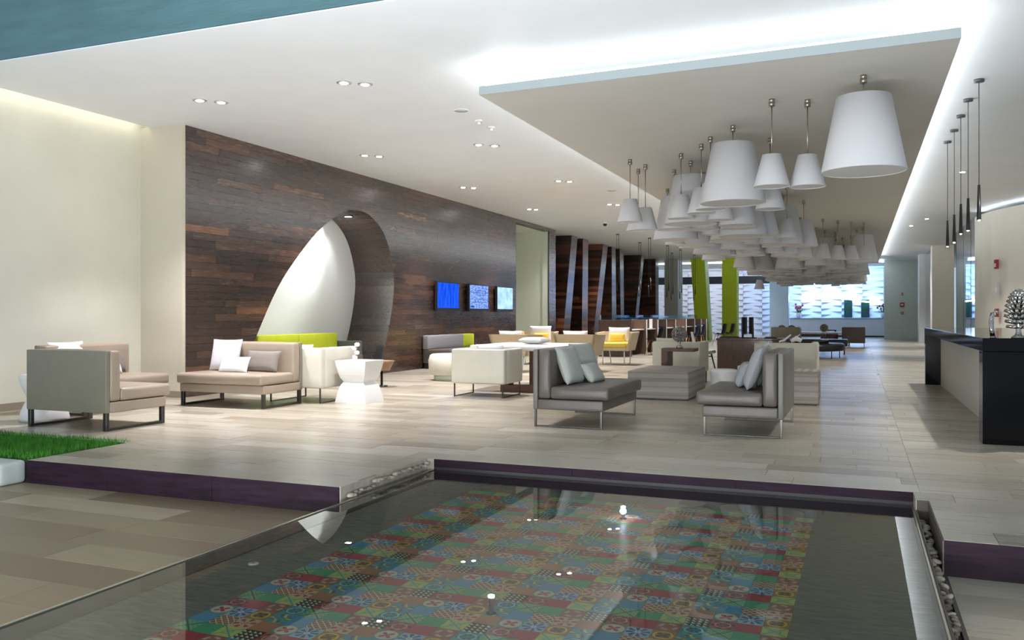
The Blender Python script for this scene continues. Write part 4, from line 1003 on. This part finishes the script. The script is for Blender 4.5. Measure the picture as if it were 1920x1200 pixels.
# tan flared chairs with yellow seats
def tub(lab, loc, rz):
    t = thing('lounge_chair', lab, 'chair', loc, rz, 'tan flared lounge chairs')
    w0, w1, z0, z1, D = .36, .45, .33, .77, .72
    # front is local -y
    def slab(a, b, c_, d_, th):   # a,b bottom ends; c,d top ends; extruded inward
        pass
    MB().hexa([(-w0, .0, z0), (-w0 + .05, .0, z0), (-w0 + .05, D, z0), (-w0, D, z0), (-w1, .05, z1 - .02), (-w1 + .05, .05, z1 - .02), (-w1 + .05, D + .08, z1), (-w1, D + .08, z1)]).build('arm', tan, t)
    MB().hexa([(w0 - .05, .0, z0), (w0, .0, z0), (w0, D, z0), (w0 - .05, D, z0), (w1 - .05, .05, z1 - .02), (w1, .05, z1 - .02), (w1, D + .08, z1), (w1 - .05, D + .08, z1)]).build('arm', tan, t)
    MB().hexa([(-w0, D - .05, z0), (w0, D - .05, z0), (w0, D, z0), (-w0, D, z0), (-w1, D + .03, z1), (w1, D + .03, z1), (w1, D + .08, z1), (-w1, D + .08, z1)]).build('backrest', tan, t)
    MB().box(-w0 + .05, w0 - .05, .0, D - .05, z0, z0 + .08, .01).build('seat_base', tan, t)
    MB().soft(-w0 + .055, w0 - .055, -.01, D - .06, z0 + .082, z0 + .19, .03, .01).build('seat_cushion', yellow, t)
    for x in (-.26, .26):
        m = MB(); m.tube([(x, .06, 0), (x, .05, z0)], .016, 6); m.tube([(x * .9, D - .02, 0), (x, D - .08, z0)], .014, 6); m.tube([(x, .06, .012), (x * .9, D - .02, .012)], .01, 6); m.build('leg_frame', wlegs, t)
    return t
tub('tan lounge chair facing us with yellow seat, right one', (-5.32, 19.5, 0), 0)
pillow('white square pillow in the right tan chair facing us', (-5.32, 20.02, .54), (R(-12), 0, 0), .52, .34, .12, wpil)
pillow('yellow pillow in the right tan chair facing us', (-5.32, 19.86, .54), (R(-16), 0, 0), .38, .20, .10, yellow)
tub('tan lounge chair facing us, left one half hidden', (-7.05, 19.0, 0), R(12))
pillow('white square pillow in the left tan chair facing us', (-7.12, 19.50, .54), (R(-12), 0, R(12)), .52, .37, .12, wpil)
pillow('yellow pillow in the left tan chair facing us', (-7.05, 19.36, .54), (R(-16), 0, R(12)), .36, .20, .10, yellow)
tub('tan lounge chair with its flared back to us, right one', (-5.35, 17.45, 0), PI)
pillow('white pillow showing above the right tan chair back', (-5.4, 16.93, .545), (R(10), 0, R(4)), .52, .30, .12, wpil)
tub('tan lounge chair with its flared back to us, left one', (-6.55, 16.9, 0), PI)
pillow('white pillow showing above the left tan chair back', (-6.62, 16.40, .545), (R(10), 0, R(-4)), .52, .30, .12, wpil)
t = thing('side_table', 'small dark wood table between the tan lounge chairs', 'side table', (-6.3, 18.3, 0)); MB().box(-.3, .3, -.3, .3, .50, .55, .004).build('table_top', woodp, t)
for x in (-.25, .25):
    for y in (-.25, .25): MB().box(x - .02, x + .02, y - .02, y + .02, 0, .50).build('leg', woodp, t)
# work booths
t = thing('work_booths', 'row of dark wood work booths with glass screens on top', 'booth', (0, 0, 0))
MB().box(-6.85, -5.9, 23.6, 23.66, 0, 1.03, .003).build('end_panel', dwood, t)
MB().box(-6.42, -6.36, 23.66, 37.0, 0, 1.03, .003).build('spine_panel', dwood, t)
ys = [23.97, 25.49, 27.05, 28.36, 29.88, 31.9, 33.66, 35.12, 36.44]
for y in ys[1:]:
    MB().box(-6.36, -5.92, y, y + .05, 0, 1.03, .002).build('divider', dwood, t); MB().box(-5.92, -5.90, y - .002, y + .052, 0, 1.03).build('edge_strip', whitem, t)
for a, b in zip(ys, ys[1:]): MB().box(-6.36, -5.98, a + .05, b, .72, .75, .002).build('worktop', whitem, t)
MB().box(-6.80, -5.9, 23.62, 23.64, 1.03, 1.17).build('glass_panel', glassm, t); MB().box(-6.40, -6.385, 23.66, 37.0, 1.03, 1.17).build('glass_panel', glassm, t)
MB().box(-6.81, -6.80, 23.62, 23.64, 1.03, 1.17).build('glass_edge', whitem, t)
def eames(lab, loc, rz, shell, leg):
    t = thing('shell_chair', lab, 'chair', loc, rz, 'moulded shell chairs'); m = MB(); g = []
    for i in range(8):
        u = i / 7
        if u < .5: y, z = -.2 + .8 * u, .44 - .03 * math.sin(u * 2 * PI)
        else: y, z = .2 + .14 * (u - .5), .44 + .80 * (u - .5)
        ww = .22 - .02 * u; row = []
        for j in range(7): v = -1 + 2 * j / 6; row.append(m.bm.verts.new((v * ww, y - (.05 * v * v if u > .5 else 0), z + (.05 * v * v if u < .6 else 0))))
        g.append(row)
    for i in range(7):
        for j in range(6): f = m.bm.faces.new([g[i][j], g[i][j + 1], g[i + 1][j + 1], g[i + 1][j]]); f.smooth = True
    bmesh.ops.solidify(m.bm, geom=m.bm.faces[:], thickness=.012); m.build('shell', shell, t)
    for sx in (-1, 1):
        for sy in (-1, 1): MB().tube([(sx * .12, sy * .12, .42), (sx * .22, sy * .22, 0)], [.014, .010], 6).build('leg', leg, t)
    MB().tube([(-.12, -.12, .38), (.12, .12, .38)], .006, 4).tube([(-.12, .12, .38), (.12, -.12, .38)], .006, 4).build('brace', black, t)
beech = M('beech', (.55, .33, .13), .5)
eames('dark shell chair at the nearest work booth', (-5.55, 25.0, 0), R(-100), black, beech)
eames('dark blue shell chair at a middle work booth', (-5.5, 30.8, 0), R(-95), M('navy_plastic', (.01, .03, .08), .4), beech)
eames('dark blue shell chair just beyond the middle booth chair', (-5.55, 32.4, 0), R(-95), M('navy_plastic', (.01, .03, .08), .4), beech)
eames('dark shell chair by the lime columns, nearer one', (-5.0, 34.0, 0), R(-105), black, beech)
eames('dark shell chair by the lime columns, farther one', (-4.9, 35.6, 0), R(-105), black, beech)
eames('white shell chair left of the dark wood desk', (-2.72, 16.6, 0), R(100), wpil, black)
t = thing('notice_stand', 'small white upright notice on a booth worktop', 'sign', (-6.1, 26.9, .75)); MB().box(-.05, .05, -.005, .005, .01, .30).build('board', whitem, t); MB().box(-.06, .06, -.03, .03, 0, .01).build('foot', whitem, t)
# lounge far back
t = thing('round_bench', 'round black leather island bench with a raised centre', 'bench', (-1.27, 25.0, 0))
MB().lathe([(0, .20), (.88, .20), (.93, .23), (.93, .36), (.88, .40), (0, .405)], seg=40).build('seat', blackl, t); MB().lathe([(0, .405), (.5, .405), (.54, .43), (.50, .50), (0, .51)], seg=32).build('centre_cushion', blackl, t)
for i in range(6): a = i * PI / 3 + .3; MB().tube([(.82 * math.cos(a), .82 * math.sin(a), 0), (.82 * math.cos(a), .82 * math.sin(a), .20)], .014, 6).build('leg', chrome, t)
t = thing('daybed', 'black leather daybed behind the round bench', 'bench', (-1.7, 27.4, 0)); MB().soft(-1.2, 1.4, -.4, .4, .25, .45, .04).build('seat', blackl, t)
for x in (-1.1, 1.3):
    for y in (-.3, .3): MB().tube([(x, y, 0), (x, y, .25)], .015, 6).build('leg', chrome, t)
armchair('brown leather box armchair right of the far lounge tables', (-.18, 34.0, 0), 0, .80, .80, brownl, .73, .14)
armchair('taupe box armchair left of the far lounge tables', (-2.35, 31.0, 0), 0, .95, .85, panel, .76, .16)
def ltab(lab, x, y, w_, d_, h, mt):
    t = thing('low_table', lab, 'table', (x, y, 0), 0, 'low tables in the far lounge'); MB().box(-w_, w_, -d_, d_, h - .05, h, .004).build('table_top', mt, t)
    for sx in (-1, 1): MB().box(sx * (w_ - .04) - .03, sx * (w_ - .04) + .03, -d_ + .02, d_ - .02, 0, h - .05, .002).build('leg', mt, t)
ltab('dark walnut low table with ball ornaments in the far lounge', -2.0, 33.0, .9, .35, .50, woodp)
ltab('pale topped long low table farther in the lounge', -1.6, 35.6, 1.3, .4, .52, whitem)
ltab('thin black low table on the left before the reception desk', -2.6, 40.0, .25, .25, .55, black)
ltab('thin black low table on the right before the reception desk', -1.2, 40.0, .3, .25, .55, black)
t = thing('drum_table', 'dark brown round bowl table beside the brown armchair', 'table', (-1.02, 34.3, 0)); MB().lathe([(0, 0), (.16, 0), (.3, .2), (.32, .45), (0, .46)], seg=24).build('body', woodp, t)
MB().lathe([(0, .461), (.30, .461), (.30, .475), (0, .475)], seg=24).build('top', woodp, t)
for i, (x, y, z, lab) in enumerate(((-2.62, 33.0, .50, 'brown woven ball ornament on the walnut low table, left one'), (-2.28, 33.05, .50, 'grey woven ball ornament on the walnut low table, right one'), (-1.25, 35.6, .52, 'olive ball ornament on the pale low table'))):
    o = MB().lathe([(.155 * math.sin(PI * k / 12), .155 - .155 * math.cos(PI * k / 12)) for k in range(13)], seg=20).build('ball_ornament', M('ball_%d' % i, [(.25, .17, .13), (.14, .15, .17), (.22, .21, .14)][i], .8, noise=.5, nscale=14, bump=.6, bscale=30)); o.location = (x, y, z); tag(o, lab, 'ornament')

# ------------------------------------------------------------------ granite counter
t = thing('counter', 'long black granite counter with a recessed pale front panel', 'counter', (0, 0, 0))
MB().box(1.03, 2.5, 8.73, 16.1, .83, .95, .003).build('counter_top', blackg, t)
MB().box(1.03, 2.5, 8.73, 8.98, 0, .829, .003).build('end_panel', blackg, t); MB().box(1.03, 2.5, 15.9, 16.1, 0, .829, .003).build('end_panel', blackg, t)
MB().box(1.26, 1.36, 8.99, 15.89, .0, .828).build('front_panel', M('counter_front', (.56, .54, .50), .45), t)
t = thing('sculpture', 'silver antler-like bouquet sculpture on the granite counter', 'sculpture', (1.33, 8.86, .95))
m = MB(); rr = random.Random(8)
for k in range(10):
    z = .085 + k * .034; n = 12 + (k % 2)
    for i in range(n):
        a = 2 * PI * i / n + k * .35; L_ = [.10, .115, .125, .13, .13, .125, .115, .10, .075, .05][k]; el = R(12 + k * 6)
        p0 = Vector((0, 0, z)); d = Vector((math.cos(a) * math.cos(el), math.sin(a) * math.cos(el), math.sin(el))); p1 = p0 + d * L_
        m.tube([p0, p0 + d * L_ * .55, p1, p1 - d * .012], [.006, .011, .0135, .009], 8, cap=False)
m.build('antlers', mirror, t); MB().lathe([(0, 0), (.06, 0), (.055, .012), (.028, .03), (.022, .07), (.03, .12), (.02, .40), (0, .42)], seg=16).build('stem', mirror, t)
t = thing('tap', 'curved chrome tap at the left end of the counter', 'tap', (1.12, 8.80, .95))
MB().tube([(0, 0, 0), (-.012, 0, .08), (-.014, 0, .16), (-.004, 0, .22), (.015, 0, .245), (.032, 0, .235), (.038, 0, .21)], [.021, .021, .020, .018, .016, .014, .013], 14).build('spout', mirror, t)
MB().lathe([(0, 0), (.028, 0), (.024, .012), (0, .012)], seg=16).build('base', mirror, t)
gl = thin('tumbler_glass', (.85, .95, .93), 0, 1.5, 1.0, .05)
for (x, y, r_, h, lab) in ((1.46, 8.86, .028, .055, 'short round glass on the counter right of the sculpture'), (1.55, 8.90, .022, .09, 'taller clear glass at the right edge of the picture')):
    t = thing('drinking_glass', lab, 'glass', (x, y, .95)); MB().lathe([(0, .002), (r_ * .8, .002), (r_, h * .4), (r_ * .85, h)], seg=18).build('bowl', gl, t); MB().lathe([(0, 0), (r_ * .7, 0), (r_ * .7, .002), (0, .002)], seg=18).build('foot', gl, t)
